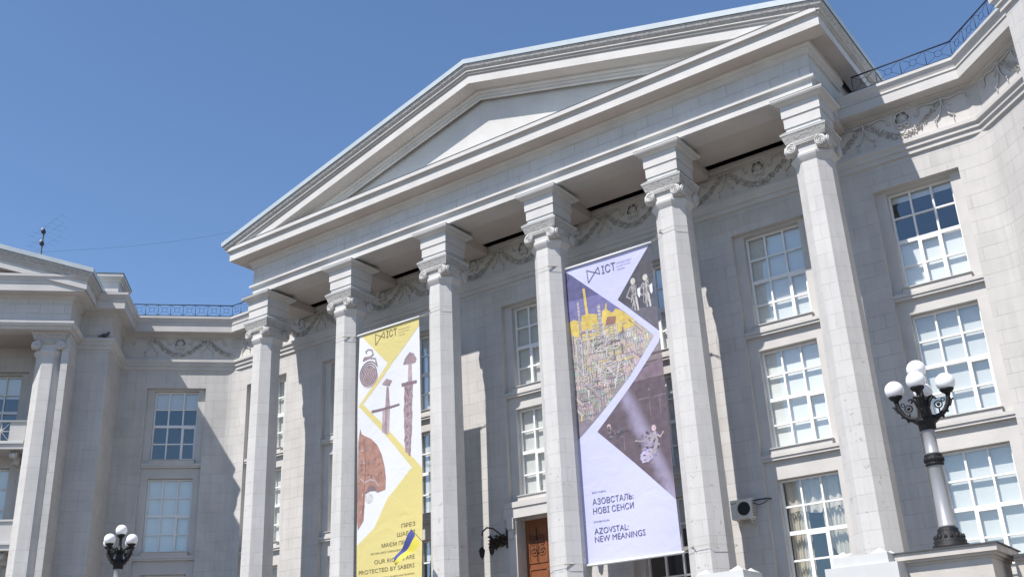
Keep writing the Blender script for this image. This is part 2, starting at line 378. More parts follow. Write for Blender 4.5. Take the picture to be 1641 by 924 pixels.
# ------------------------------------------------------------------ windows (one mesh per kind, copied)
def make_window(vent, blind_rows, curtain=False):
    H = 2.99; hw = HW; fw = .055; z0, z1 = 0, H; d0, d1 = 0, .09
    f = MB()
    f.box(-hw, -hw+fw, d0-.09, d0, z0, z1, 'frame'); f.box(hw-fw, hw, d0-.09, d0, z0, z1, 'frame')
    f.box(-hw+fw, hw-fw, -.09, 0, z0, z0+fw, 'frame'); f.box(-hw+fw, hw-fw, -.09, 0, z1-fw, z1, 'frame')
    xs = [-hw+fw, -hw/3, hw/3, hw-fw]; zs = [z0+fw, H*.243, H*.497, H*.745, z1-fw]
    for x in xs[1:3]: f.box(x-.028, x+.028, -.085, .004, z0+fw, z1-fw, 'frame')
    for k, z in enumerate(zs[1:4]):
        t = .055 if k == 1 else .026
        for i in range(3): f.box(xs[i]+(.028 if i else 0), xs[i+1]-(.028 if i < 2 else 0), -.08, -.004 if k != 1 else .002, z-t, z+t, 'frame')
    if vent is not None:
        a, b = xs[vent]+(.03 if vent else .0), xs[vent+1]-(.03 if vent < 2 else 0); zz0, zz1 = zs[0], zs[2]-.057
        for q in ((a, a+.045, zz0, zz1), (b-.045, b, zz0, zz1)): f.box(q[0], q[1], -.05, .018, q[2], q[3], 'frame')
        f.box(a+.045, b-.045, -.05, .018, zz0, zz0+.045, 'frame'); f.box(a+.045, b-.045, -.05, .018, zz1-.045, zz1, 'frame')
    w_ = f.build('window', B)
    gp = MB(); gp.face([(-hw+.02, -.045, .02), (hw-.02, -.045, .02), (hw-.02, -.045, H-.02), (-hw+.02, -.045, H-.02)], 'glass'); gp.build('pane', w_)
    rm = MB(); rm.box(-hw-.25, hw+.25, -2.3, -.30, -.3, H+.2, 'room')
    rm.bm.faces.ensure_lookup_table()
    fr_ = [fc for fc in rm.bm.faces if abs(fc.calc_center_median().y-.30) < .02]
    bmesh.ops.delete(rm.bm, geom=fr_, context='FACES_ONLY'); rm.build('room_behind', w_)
    if curtain:
        cu = MB(); rng = random.Random(4)
        def drape(x0, x1, ztop, zfun):
            n = 46
            for i in range(n):
                t0, t1 = i/n, (i+1)/n
                xa, xb = x0+(x1-x0)*t0, x0+(x1-x0)*t1
                ya, yb = -.24+.035*math.sin(t0*44)+.02*math.sin(t0*17), -.24+.035*math.sin(t1*44)+.02*math.sin(t1*17)
                cu.face([(xa, ya, zfun(t0)), (xb, yb, zfun(t1)), (xb, yb, ztop), (xa, ya, ztop)], 'curtain', True)
        drape(-hw+.04, hw-.04, H-.03, lambda t: 2.05+.06*math.sin(t*9))           # short net valance
        drape(-hw+.04, -hw+.62, 2.1, lambda t: .02)
        drape(hw-.75, hw-.04, 2.1, lambda t: 1.45-1.2*t**.6)
        drape(hw-.42, hw-.04, 1.6, lambda t: .5-.35*t)
        cu.build('curtain', w_)
    elif blind_rows:
        for (xa, xb, za, zb) in blind_rows: bl = MB(); bl.box(xa, xb, -.155, -.147, za, zb, 'blind'); bl.build('blind', w_)
    return w_
fullb = [(-HW+.03, HW-.03, .02, 2.97)]
lowb = [(-HW+.03, HW-.03, .02, 1.49)]
topb = [(-HW+.03, HW-.03, 2.76, 2.97), (-HW+.03, HW-.03, .02, 1.49)]
midb = [(-HW+.03, HW-.03, 2.35, 2.97), (-HW+.03, HW-.03, .02, .55)]
K = {'full2': make_window(2, fullb), 'full1': make_window(1, fullb), 'top': make_window(1, topb), 'cur': make_window(1, None, True),
     'mid': make_window(2, [(-HW+.03, HW-.03, 2.3, 2.97)]), 'plain': make_window(None, [(-HW+.03, HW-.03, 2.1, 2.97)])}
used = set()
def put_window(kind, fr, x, n, z):
    o = K[kind]; p = fr(x, n, z)
    if kind in used: o = copy_part(o, B)
    used.add(kind)
    o.location = p; o.rotation_euler = (0, 0, R(fr.deg)); return o
def sill_mesh():
    s_ = MB()
    s_.box(-OW+.002, OW-.002, -.198, -.075, -.35, -.27, 'paint'); s_.box(-OW+.002, OW-.002, -.198, -.04, -.269, -.17, 'paint')
    s_.box(-HW-.02, HW+.02, -.30, -.07, -.169, -.03, 'paint'); s_.box(-HW-.05, HW+.05, -.34, -.03, -.029, -.005, 'slab')
    return s_.build('window_sill', B)
SILL = sill_mesh(); sill_used = [False]
def put_sill(fr, x, n, z):
    o = SILL if not sill_used[0] else copy_part(SILL, B); sill_used[0] = True
    o.location = fr(x, n, z); o.rotation_euler = (0, 0, R(fr.deg))
rng = random.Random(3)
kinds = {2.05: ['top', 'full2', 'full1'], -2.45: ['full2', 'full2', 'cur'], -6.95: ['full2', 'full1', 'plain'], -11.45: ['full1', 'full1', None],
         -15.95: ['full1', 'full2', 'mid'], -20.45: ['full1', 'full2', 'mid'], -24.95: ['full2', 'full1', 'mid']}
for x in WINX:
    for k, (a, b) in enumerate(ROWS):
        if kinds[x][k] is None: continue
        put_window(kinds[x][k], MAIN, x, -.40, a); put_sill(MAIN, x, 0, a)
for fr, x, ks in ((LF, LWX, ['mid', 'full2', 'plain']), (RF, RWX, ['full1', 'full2', 'full1'])):
    for k, (a, b) in enumerate(ROWS): put_window(ks[k], fr, x, -.40, a); put_sill(fr, x, 0, a)
for x in (-9.05, -12.4, -15.8):
    for k, (a, b) in enumerate(ROWS): put_window(['plain', 'full2', 'plain'][k], LF2, x, -.40, a); put_sill(LF2, x, 0, a)

# ------------------------------------------------------------------ portico columns
def ring8(ap, z, rot=22.5):
    r = ap/math.cos(R(22.5)); return [(r*math.cos(R(rot+45*k)), r*math.sin(R(rot+45*k)), z) for k in range(8)]
def sq(h, z): return [(-h, -h, z), (h, -h, z), (h, h, z), (-h, h, z)]
def make_column():
    c = MB()
    rings = [ring8(.70, TZ), ring8(.70, TZ+.25), ring8(.62, TZ+.32)]
    for t in range(9): z = TZ+.32+(15.74-TZ-.32)*t/8; rings.append(ring8(.575-.075*(t/8)**1.15, z))
    c.loops(rings, 'shaft')
    col = c.build('column', B)
    k = MB()
    k.loops([ring8(.495, 15.735), ring8(.51, 15.76), ring8(.545, 15.82), ring8(.585, 15.90), ring8(.595, 15.96), ring8(.575, 16.01), ring8(.53, 16.03)], 'paint')
    k.loops([sq(.53, 16.02), sq(.53, 16.385)], 'paint')
    for q in range(4):                              # band joining each pair of volutes
        c_, s_ = math.cos(R(90*q)), math.sin(R(90*q))
        rot = lambda x, n: (x*c_-n*s_, x*s_+n*c_)
        for zz, rr, nn in ((16.365, .022, .59), (16.315, .018, .60), (16.275, .02, .59)):
            k.tube([(*rot(-.42, nn), zz), (*rot(.42, nn), zz)], rr, 'paint', 6)
        for a, b in ((-.42, .42),):
            p = [rot(a, .52), rot(b, .52), rot(b, .585), rot(a, .585)]
            k.loops([[(x, y, 16.25) for x, y in p], [(x, y, 16.384) for x, y in p]], 'paint')
    k.build('capital', col)
    v = MB()
    seg = 18
    r0 = .165
    circ = lambda n, r: [(r*math.cos(2*math.pi*t/seg), n, r*math.sin(2*math.pi*t/seg)) for t in range(seg)]
    v.loops([circ(-.13, r0*.86), circ(-.05, r0*.80), circ(.02, r0), circ(.05, r0), circ(.055, r0*.9)], 'paint', smooth=True)
    sp = []
    for t in range(60):
        a = t/59*2.6*2*math.pi; r = r0*.93*(1-t/59*.88); sp.append((-r*math.cos(a+math.pi*.5), .062, r*math.sin(a+math.pi*.5)))
    v.tube(sp, .017, 'paint', 5, r1=.011); v.sphere((0, .06, 0), .028, 'paint', 8)
    vol = v.build('volute', col)
    first = True
    for q in range(4):
        for sx in (-1, 1):
            o = vol if first else copy_part(vol, col); first = False
            a = R(90*q); x, y = sx*.425, -.575
            o.location = (x*math.cos(a)-y*math.sin(a), x*math.sin(a)+y*math.cos(a), 16.19)
            o.rotation_euler = (0, 0, a); o.scale = (-sx, 1, 1)
    a = MB()
    a.loops([sq(.565, 16.386), sq(.575, 16.40), sq(.652, 16.64)], 'rough')
    a.loops([sq(.66, 16.641), sq(.668, 16.67), sq(.668, 16.695)], 'paint'); a.loops([sq(.672, 16.6955), sq(.672, 16.705), sq(.50, 16.83)], 'flash', ms=['darkmetal', 'flash'])
    a.build('abacus', col)
    b = MB()
    b.loops([sq(.505, 16.79), sq(.505, 16.905)], 'paint'); b.loops([sq(.535, 16.906), sq(.535, 17.235)], 'paint'); b.loops([sq(.567, 17.236), sq(.567, 17.60)], 'paint')
    b.loops([sq(.585, 17.60), sq(.61, 17.62), sq(.68, 17.655), sq(.68, 17.68), sq(.745, 17.70), sq(.77, 17.75), sq(.77, 17.79)], 'paint')
    b.loops([sq(.776, 17.791), sq(.776, 17.802), sq(.48, 17.92)], 'flash', ms=['darkmetal', 'flash'])
    b.build('impost_block', col)
    return col
col0 = make_column()
cols = [col0]
col0.location = (COLX[0], 0, 0)
for x in COLX[1:]: cols.append(copy_part(col0, B, (x, 0, 0)))
# pavilion columns (no impost block)
for i, x in enumerate((-6.69, -10.7, -14.7)):
    c = col0.copy(); C.objects.link(c); c.parent = B; c.location = LF(x, 3.55, -.235); c.rotation_euler = (0, 0, R(45))
    for ch in list(col0.children):
        if not ch.name.startswith('impost'): copy_part(ch, c)
# transverse beams from the imposts to the wall
for x in COLX:
    t = MB(); t.box(x-.42, x+.42, -(WY-.1), -.5, 17.63, 17.93, 'soffit'); t.build('cross_beam', B)

# ------------------------------------------------------------------ portico entablature + pediment
FH = 11.70                                # half width of architrave
xl, xr = XC-FH, XC+FH
e = MB()
pp = [(xl, WY), (xl, -.5), (xr, -.5), (xr, WY)]
sweep(e, pp, [(-.9, 17.91), (-.01, 17.91), (-.01, 18.10), (.0, 18.10), (.0, 18.20), (.03, 18.225), (.10, 18.235), (.10, 18.315), (-.015, 18.36)], 'paint')
sweep(e, pp, [(-.015, 18.30), (-.015, 19.2)], 'friezeblocks')
for x, sx in ((xl, 1), (xr, -1)): e.box(min(x+sx*.02, x+sx*.3), max(x+sx*.02, x+sx*.3), -8, -WY, 17.95, 19.25, 'wall')
e.build('entablature', B)
e = MB(); e.face([(xl+.8, -1.79, 17.935), (xr-.8, -1.79, 17.935), (xr-.8, -.3, 17.935), (xl+.8, -.3, 17.935)], 'soffit')
e.face([(xl+.8, -1.79, 17.935), (xr-.8, -1.79, 17.935), (xr-.8, -1.79, 18.6), (xl+.8, -1.79, 18.6)], 'soffit')
e.face([(xl+.8, -2.2, 18.6), (xr-.8, -2.2, 18.6), (xr-.8, -1.79, 18.6), (xl+.8, -1.79, 18.6)], 'soffit')
e.build('portico_soffit', B)
h = MB()
BED = [(-.015, 19.08), (.05, 19.10), (.05, 19.18), (.09, 19.20), (.09, 19.27), (.15, 19.32), (.15, 19.55)]
sweep(h, pp, BED, 'paint')
hx0, hx1 = XC-FH-.675, XC+FH+.675
HC = [(.12, 19.378), (.683, 19.378), (.683, 19.63), (.66, 19.635), (.66, 19.70), (.70, 19.75), (.795, 19.775), (.795, 19.92), (.803, 19.921), (.803, 19.95), (-.2, 20.06)]
sweep(h, [(hx0, -.5), (hx1, -.5)], HC, ms=['soffit']+['paint']*7+['darkmetal', 'flash'])
h.build('pediment_cornice', B)
SL = .2625
def raking(name, fr, xc, fh, n0, za0, prof, ms, back, cut=0):
    mb = MB(fr); L = []
    for o_, za in prof:
        hw = fh+max(o_, 0); z = za-SL*hw
        L.append([(xc-hw, back, z), (xc-hw, n0+o_, z), (xc, n0+o_, za), (xc+hw, n0+o_, z), (xc+hw, back, z)])
    for k in range(len(L)-1):
        bed = k < cut
        for i in range(4):
            if bed and i in (0, 3): continue
            mb.face([L[k][i], L[k][i+1], L[k+1][i+1], L[k+1][i]], ms[k])
    return mb.build(name, B)
RK = [(-.02, 22.28), (.05, 22.31), (.05, 22.40), (.09, 22.42), (.09, 22.49), (.15, 22.55), (.15, 22.63), (.68, 22.63), (.68, 22.92), (.66, 22.925), (.66, 22.975), (.735, 22.985), (.735, 23.005), (.71, 23.01), (.71, 23.05), (.79, 23.065), (.79, 23.095), (.78, 23.10), (.86, 23.20), (.90, 23.32), (.93, 23.325), (.95, 23.50)]
RKM = ['paint']*6+['soffit']+['paint']*10+['rough', 'rough', 'darkmetal', 'flash']
raking('raking_cornice', WORLD, XC, FH, .5, 0, RK, RKM, -8., cut=6)
mb = MB()
hw = FH+.95; z_ = 23.50-SL*hw
for sx in (-1, 1):
    mb.face([(XC, 1.45, 23.5), (XC+sx*hw, 1.45, z_), (XC+sx*hw, -8, z_), (XC, -8, 23.5)], 'flash')
mb.face([(XC-hw, -8, z_), (XC, -8, 23.5), (XC+hw, -8, z_), (XC+hw, -8, 18.5), (XC-hw, -8, 18.5)], 'paint')
mb.build('pediment_roof', B)
mb = MB(); mb.face([(xl, .33, 19.9), (xr, .33, 19.9), (XC, .33, 22.7)], 'paint')
mb.face([(xl, .33, 19.2), (xr, .33, 19.2), (xr, .33, 19.9), (xl, .33, 19.9)], 'paint')
mb.build('tympanum', B)
for x, sx in ((xl, 1), (xr, -1)):
    mb = MB(); mb.box(min(x+sx*.05, x+sx*.3), max(x+sx*.05, x+sx*.3), -8, .2, 19.25, 20.3, 'wall'); mb.build('attic_side_wall', B)
# pavilion pediment
WX, WH = -12.9, 6.95
dz = 18.72-(23.50-SL*(WH+.95))
RKW = [(o_*.9, za+dz) for o_, za in RK]
def rake_w():
    raking('raking_cornice', LF, WX, WH, 4.4, 0, RKW, RKM, 2.75, cut=6)
    zt = 23.5+dz
    mb = MB(LF); hw = WH+.95*.9; z2 = zt-SL*hw
    zb = zt-SL*(WH-.2)
    for sx in (-1, 1):
        mb.face([(WX, 4.4+.855, zt), (WX+sx*hw, 4.4+.855, z2), (WX+sx*hw, 2.75, z2), (WX, 2.75, zt)], 'flash')
        mb.face([(WX, 2.75, zt), (WX+sx*(WH-.2), 2.75, zb), (WX+sx*(WH-.2), -8, zb), (WX, -8, zt)], 'flash')
    mb.build('pediment_roof', B)
    mb = MB(LF); mb.face([(WX-WH, 4.2, 18.4), (WX+WH, 4.2, 18.4), (WX, 4.2, zt-.8)], 'paint'); mb.build('tympanum', B)
rake_w()

# ------------------------------------------------------------------ frieze relief
def leaf(mb, x, z, a, l, wd, h, m='relief'):
    c, s_ = math.cos(a), math.sin(a)
    def P(u, v, n): return (x+u*c-v*s_, n, z+u*s_+v*c)
    t = [P(0, 0, .0), P(l*.35, wd, .0), P(l, 0, .0), P(l*.35, -wd, .0)]; top = P(l*.45, 0, h); top2 = P(l*.9, 0, h*.7)
    tv = mb.v(top)
    bs = [mb.v(p) for p in t]
    for i in range(4): mb.face([bs[i], bs[(i+1) % 4], tv], m)
def garland_mesh():
    g = MB(); rg = random.Random(9)
    for sx in (-1, 1):
        n = 15
        for i in range(n+1):
            t = i/n; x = sx*(1.05-.95*t); z = .80-.68*(1-(1-t)**1.7)
            ang = math.atan2(-.55*(1-t)-.05, -.95*sx)
            for j in range(6):
                leaf(g, x+rg.uniform(-.03, .03), z+rg.uniform(-.05, .05), ang+rg.choice((-1, 1))*rg.uniform(.5, 1.5)+rg.choice((0, math.pi)), rg.uniform(.09, .15), rg.uniform(.018, .03), rg.uniform(.06, .11))
    for px in (0, -.33, .33):
        for i in range(20):
            a = rg.uniform(0, 6.28); r = rg.uniform(0, .075); g.sphere((px+r*math.cos(a), .03, .14+abs(px)*.12+r*math.sin(a)*1.7), .026, 'relief', 6)
    return g.build('frieze_garland', B)
def cartouche_mesh():
    g = MB(); pts = []
    for k in range(41):
        a = R(-60)+R(300)*k/40; r = .195+.028*abs(math.sin(2.9*(a+.52)))
        pts.append((r*1.05*math.cos(a), .03, .19+r*1.15*math.sin(a)))
    g.tube(pts, .03, 'relief', 6)
    vs = [(x*.9, .02, .19+(z-.19)*.9) for x, n, z in pts]
    g.face([(x, n, z) for x, n, z in vs], 'relief')
    c0 = (0, .04, .2)
    for i in range(len(vs)-1): g.face([vs[i], vs[i+1], c0], 'relief', True)
    for sx in (-1, 1):
        sp = []
        for t in range(24):
            a = t/23*1.5*2*math.pi; r = .095*(1-t/23*.75); sp.append((sx*(.10-r*math.cos(a)), .05, -.03+r*math.sin(a)))
        g.tube(sp, .03, 'relief', 6)
    return g.build('frieze_cartouche', B)
def bow_mesh():
    g = MB()
    for sx in (-1, 1):
        s_ = [(0, .05, 0), (.10, .06, -.03), (.22, .06, -.06), (.34, .06, -.04), (.46, .06, .0), (.58, .055, .0), (.66, .05, -.06), (.66, .05, -.16), (.70, .045, -.26), (.76, .045, -.27), (.79, .04, -.20)]
        g.tube([(sx*x, n, z) for x, n, z in s_], .021, 'relief', 5)
        r_ = [(.01, .05, 0), (.02, .06, -.2), (.06, .06, -.38), (.14, .055, -.53), (.23, .05, -.60), (.27, .05, -.585)]
        g.tube([(sx*x*1.05, n, z) for x, n, z in r_], .024, 'relief', 5)
        g.tube([(sx*.235, .04, -.60), (sx*.25, .04, -.80)], .012, 'relief', 5)
        g.tube([(sx*.01, .05, 0), (sx*.10, .05, -.15), (sx*.24, .05, -.28)], .016, 'relief', 5)
    g.sphere((0, .05, 0), .05, 'relief', 8)
    return g.build('frieze_ribbon_bow', B)
mb = MB(); fp = path(LF, [(-4.77, 0)])+[(-26.95, WY), (4.1, WY)]+path(RF, [(5.16, 0)])
sweep(mb, fp, [(.012, 16.75), (.012, 17.80)], 'relief'); mb.build('frieze_band', B)
GA, CA, BO = garland_mesh(), cartouche_mesh(), bow_mesh()
usedr = set()
def put_relief(o, fr, x, z):
    c = o if o not in usedr else copy_part(o, B); usedr.add(o)
    c.location = fr(x, 0, z); c.rotation_euler = (0, 0, R(fr.deg))
for k in range(-13, 1):
    x = 2.07+2.27*k
    if x < -26.6: continue
    put_relief(GA, MAIN, x, 16.86); put_relief(CA, MAIN, x, 17.31)
for k in range(-13, 2):
    x = .94+2.27*k
    if x < -26.4: continue
    put_relief(BO, MAIN, x, 17.70)
for fr, sx in ((LF, -1), (RF, 1)):
    for x in (2.41,): put_relief(CA, fr, sx*x, 17.31)
    for x in (2.41,): put_relief(GA, fr, sx*x, 16.86)
    for x in (1.25, 3.58): put_relief(BO, fr, sx*x, 17.70)
    put_relief(GA, fr, sx*.18, 16.86) if sx < 0 else put_relief(GA, fr, 4.68, 16.86)

# ------------------------------------------------------------------ roof railing
def railing(pth, n_between, z0=18.57, z1=19.10):
    mb = MB(lambda x, y, z: Vector((x, y, z))); V2 = lambda p: Vector((p[0], p[1], 0))
    for i in range(len(pth)-1):
        a, b = V2(pth[i]), V2(pth[i+1]); d = b-a; n = n_between[i]
        for zz, r in ((z1, .024), (z0+.04, .012)): mb.tube([tuple(a+Vector((0, 0, zz))), tuple(b+Vector((0, 0, zz)))], r, 'railing', 6)
        for k in range(n+1):
            p = a+d*k/n; mb.tube([(p.x, p.y, z0), (p.x, p.y, z1)], .012, 'railing', 5)
            if k == n: break
            q = a+d*(k+.5)/n; u = d.normalized(); zm = (z0+.04+z1)/2; r = .105; w2 = d.length/n/2; h2 = (z1-z0-.04)/2
            mb.tube([tuple(q+u*r*math.cos(t*math.pi/8)+Vector((0, 0, zm+r*math.sin(t*math.pi/8)))) for t in range(16)], .008, 'railing', 4, closed=True)
            L_ = math.hypot(w2, h2)
            for sx in (-1, 1):
                for sz in (-1, 1):
                    mb.tube([tuple(q+u*sx*w2*r/L_+Vector((0, 0, zm+sz*h2*r/L_))), tuple(q+u*sx*w2+Vector((0, 0, zm+sz*h2)))], .007, 'railing', 4)
    return mb.build('roof_railing', B)
off = .56
lp = [tuple(LF(-4.4, off, 0)[:2]), (-26.95-off*math.tan(R(22.5))+.46, WY-off), (-23.4, WY-off)]
rp = [(1.0, WY-off), (4.1-.23, WY-off), tuple(RF(5.1, off, 0)[:2])]
railing(lp, [8, 6]); railing(rp, [4, 8])

# ------------------------------------------------------------------ entrance door and its surround
d = MB(MAIN)
d.box(-12.70, -12.35, -.18, .10, TZ, 7.95, 'paint'); d.box(-10.55, -10.20, -.18, .10, TZ, 7.95, 'paint')
d.box(-12.80, -10.10, -.18, .16, 7.90, 8.24, 'paint'); d.box(-12.74, -10.16, -.18, .20, 8.24, 8.42, 'paint')
for x in (-12.52, -10.38): d.box(x-.13, x+.13, .1, .22, 7.55, 7.92, 'paint'); d.box(x-.10, x+.10, .1, .17, 7.25, 7.55, 'paint')
d.build('door_surround', B)
d = MB(MAIN)
d.box(-12.35, -10.55, -.55, -.42, TZ, 7.86, 'door')
for x0, x1 in ((-12.25, -11.5), (-11.4, -10.65)):
    for z0, z1 in ((3.5, 4.9), (5.1, 6.3), (6.45, 7.7)):
        d.box(x0, x1, -.42, -.395, z0, z0+.06, 'door'); d.box(x0, x1, -.42, -.395, z1-.06, z1, 'door')
        d.box(x0, x0+.06, -.42, -.396, z0+.06, z1-.06, 'door'); d.box(x1-.06, x1, -.42, -.396, z0+.06, z1-.06, 'door')
dr = d.build('entrance_door', B)
d = MB(MAIN)
for x0 in (-11.88, -11.02):
    for sx in (-1, 1):
        for zc, fl in ((7.2, 1), (6.9, -1)):
            sp = []
            for t in range(26):
                a = t/25*1.5*2*math.pi; r = .16*(1-t/25*.8); sp.append((x0+sx*(.17-r*math.cos(a)), -.36, zc+fl*r*math.sin(a)))
            d.tube(sp, .010, 'iron', 5)
    d.tube([(x0, -.36, 6.5), (x0, -.36, 7.6)], .014, 'iron', 5)
d.build('door_scrollwork', dr)

# ------------------------------------------------------------------ pavilion balconies
def balcony(z):
    b = MB(LF); x0, x1, n0, n1 = -20, -7.35, 2.1, 3.25
    b.box(x0, x1, n0, n1, z-1.12, z-.92, 'paint'); b.box(x0, x1-.02, n0, n1+.05, z-.92, z-.86, 'white'); b.box(x0, x1, n1-.12, n1+.03, z-.07, z, 'white')
    b.box(x0, x1-.04, n1-.10, n1, z-.86, z-.80, 'white')
    b.box(-7.95, x1-.02, n1-.14, n1-.02, z-.80, z-.07, 'paint')
    for k in range(12):
        xa, xb = -7.95-.62*(k+1), -7.95-.62*k
        xm, zm = (xa+xb)/2, z-.43
        for dx, dz in ((.31, 0), (0, .36), (.31, .36), (.31, -.36)):
            b.tube([(xm-dx, n1-.07, zm-dz), (xm+dx, n1-.07, zm+dz)], .022, 'white', 6)
        b.box(xa-.02, xa+.02, n1-.1, n1-.04, z-.8, z-.07, 'white')
    o = b.build('balcony', B)
    s_ = MB(LF)
    for xx in (-7.75, -11.0):
        s_.box(xx-.12, xx+.12, n0, n1-.35, z-1.34, z-1.12, 'paint'); s_.box(xx-.12, xx+.12, n0, n1-.7, z-1.55, z-1.34, 'paint')
        for r, q in ((.16, n1-.30), (.10, n1-.72)):
            sp = []
            for t in range(30):
                a = t/29*2*2*math.pi; rr = r*(1-t/29*.8); sp.append((xx, q-rr*math.cos(a), z-1.30+rr*math.sin(a)))
            for sx in (-.12, .12): s_.tube([(x+sx, n, zz) for x, n, zz in sp], .022, 'paint', 5)
            s_.tube([(xx-.12, q, z-1.30), (xx+.12, q, z-1.30)], r*.75, 'paint', 12)
    s_.build('balcony_bracket', o)
balcony(13.2); balcony(9.42)

# ------------------------------------------------------------------ lamps and their pedestals
def make_lamp():
    L_ = empty('street_lamp', '', 'street lamp')
    b = MB(); b.lathe([(.34, 0), (.35, .05), (.35, .10), (.31, .12), (.32, .17), (.30, .20), (.24, .30), (.20, .38), (.205, .41), (.185, .43), (.17, .45)], m='iron', seg=24)
    for k in range(16):
        a = 2*math.pi*k/16; b.sphere((.275*math.cos(a), .275*math.sin(a), .25), .035, 'iron', 6, sz=1.6)
    b.build('base', L_)
    s_ = MB(); s_.lathe([(.165, .45), (.165, .49), (.155, .50), (.140, 1.68), (.150, 1.70)], m='silver', seg=28); s_.lathe([(.142, 1.94), (.140, 1.97), (.130, 1.98), (.125, 2.42), (.14, 2.44)], m='silver', seg=28); s_.build('shaft', L_)
    c = MB(); c.lathe([(.15, 1.70), (.178, 1.71), (.185, 1.74), (.17, 1.76), (.19, 1.79), (.19, 1.86), (.17, 1.88), (.185, 1.91), (.178, 1.93), (.15, 1.94)], m='iron', seg=24)
    for k in range(20):
        a = 2*math.pi*k/20; c.tube([(.19*math.cos(a), .19*math.sin(a), 1.78), (.19*math.cos(a), .19*math.sin(a), 1.87)], .012, 'iron', 5)
    c.build('collar', L_)
    h = MB(); h.lathe([(.14, 2.44), (.17, 2.46), (.175, 2.56), (.19, 2.59), (.235, 2.62), (.235, 2.66), (.17, 2.68), (.15, 2.74), (.13, 2.90), (.12, 3.05), (.09, 3.14), (.06, 3.20), (.05, 3.30), (.05, 3.50), (.11, 3.54), (.14, 3.59), (.148, 3.63), (.02, 3.62)], m='iron', seg=18)
    for k in range(8):                              # acanthus leaves curling outwards
        a = 2*math.pi*(k+.5)/8; q = [(.10, 2.95), (.14, 3.06), (.19, 3.13), (.25, 3.14), (.28, 3.10)]
        h.tube([(r*math.cos(a), r*math.sin(a), z) for r, z in q], .036, 'iron', 6, r1=.018)
    h.build('head', L_)
    ar = MB(); P = [(.10, 2.72), (.20, 2.70), (.32, 2.74), (.42, 2.84), (.485, 2.96), (.51, 3.08), (.515, 3.18)]
    ar.tube([(r, 0, z) for r, z in P], .062, 'iron', 8, r1=.042)
    ar.lathe([(.04, 3.12), (.06, 3.16), (.11, 3.19), (.140, 3.23), (.146, 3.26), (.02, 3.26)], .515, 0, 'iron', 16)
    ar.tube([(.46, 0, 2.88), (.54, 0, 2.94), (.57, 0, 3.02), (.61, 0, 3.04)], .022, 'iron', 6)
    ar.tube([(.30+.075*math.cos(t*math.pi/8), 0, 2.96+.075*math.sin(t*math.pi/8)) for t in range(16)], .015, 'iron', 5, closed=True)
    ar.sphere((.30, 0, 2.96), .04, 'iron', 8); ar.tube([(.30, 0, 2.76), (.30, 0, 2.9)], .016, 'iron', 5)
    ar.tube([(.40+.035*math.cos(t*math.pi/6), 0, 3.05+.035*math.sin(t*math.pi/6)) for t in range(12)], .011, 'iron', 5, closed=True)
    for t in range(7):
        f = t/6; i = min(int(f*5), 5); ar.sphere((P[i+1][0]+.03, 0, P[i+1][1]-.045), .03, 'iron', 6)
    arm = ar.build('arm', L_)
    gl = MB(); gl.sphere((.515, 0, 3.40), .197, 'globe', 28); glo = gl.build('globe', arm)
    for k in range(4):
        o = arm if k == 0 else copy_part(arm, L_)
        o.rotation_euler = (0, 0, R(90*k+8))
    gt = MB(); gt.sphere((0, 0, 3.775), .197, 'globe', 28); gt.build('globe', L_)
    return L_
def copy_thing(t):
    c = t.copy(); C.objects.link(c)
    for ch in list(t.children): copy_part(ch, c)
    return c
lamp = make_lamp(); lamp.location = (2.55, -4.0, 4.47)
lamp['label'] = 'black and silver lamp with five white globes on the stone pedestal beside the right column'; lamp['group'] = 'globe lamps in front of the portico'
lamp2 = copy_thing(lamp); lamp2.location = (-25.05, -4.0, 4.75); lamp2.rotation_euler = (0, 0, R(4))
lamp2['label'] = 'white globed lamp at bottom left in front of the shaded wall, only its top showing'
def pedestal(cx, top, label):
    p = empty('lamp_pedestal', label, 'pedestal', (cx, -4.0, TZ), group='pedestals under the globe lamps')
    b = MB(); hh = top-TZ
    b.box(-.80, .80, -.80, .80, 0, hh-.30, 'warmstone'); b.build('body', p)
    b = MB(); b.box(-.83, .83, -.83, .83, hh-.30, hh-.25, 'warmstone'); b.box(-.90, .90, -.90, .90, hh-.25, hh-.20, 'warmstone'); b.box(-.96, .96, -.96, .96, hh-.20, hh-.07, 'warmstone')
    b.build('moulding', p)
    b = MB(); b.box(-1.0, 1.0, -1.0, 1.0, hh-.07, hh-.045, 'darkmetal'); b.loops([sq(.998, hh-.0449), sq(.30, hh+.0)], 'slab'); b.build('capping', p)
    return p
pedestal(2.62, 4.47, 'square stone pedestal with moulded cap carrying the near lamp')
pedestal(-25.05, 4.75, 'stone pedestal under the far left lamp')
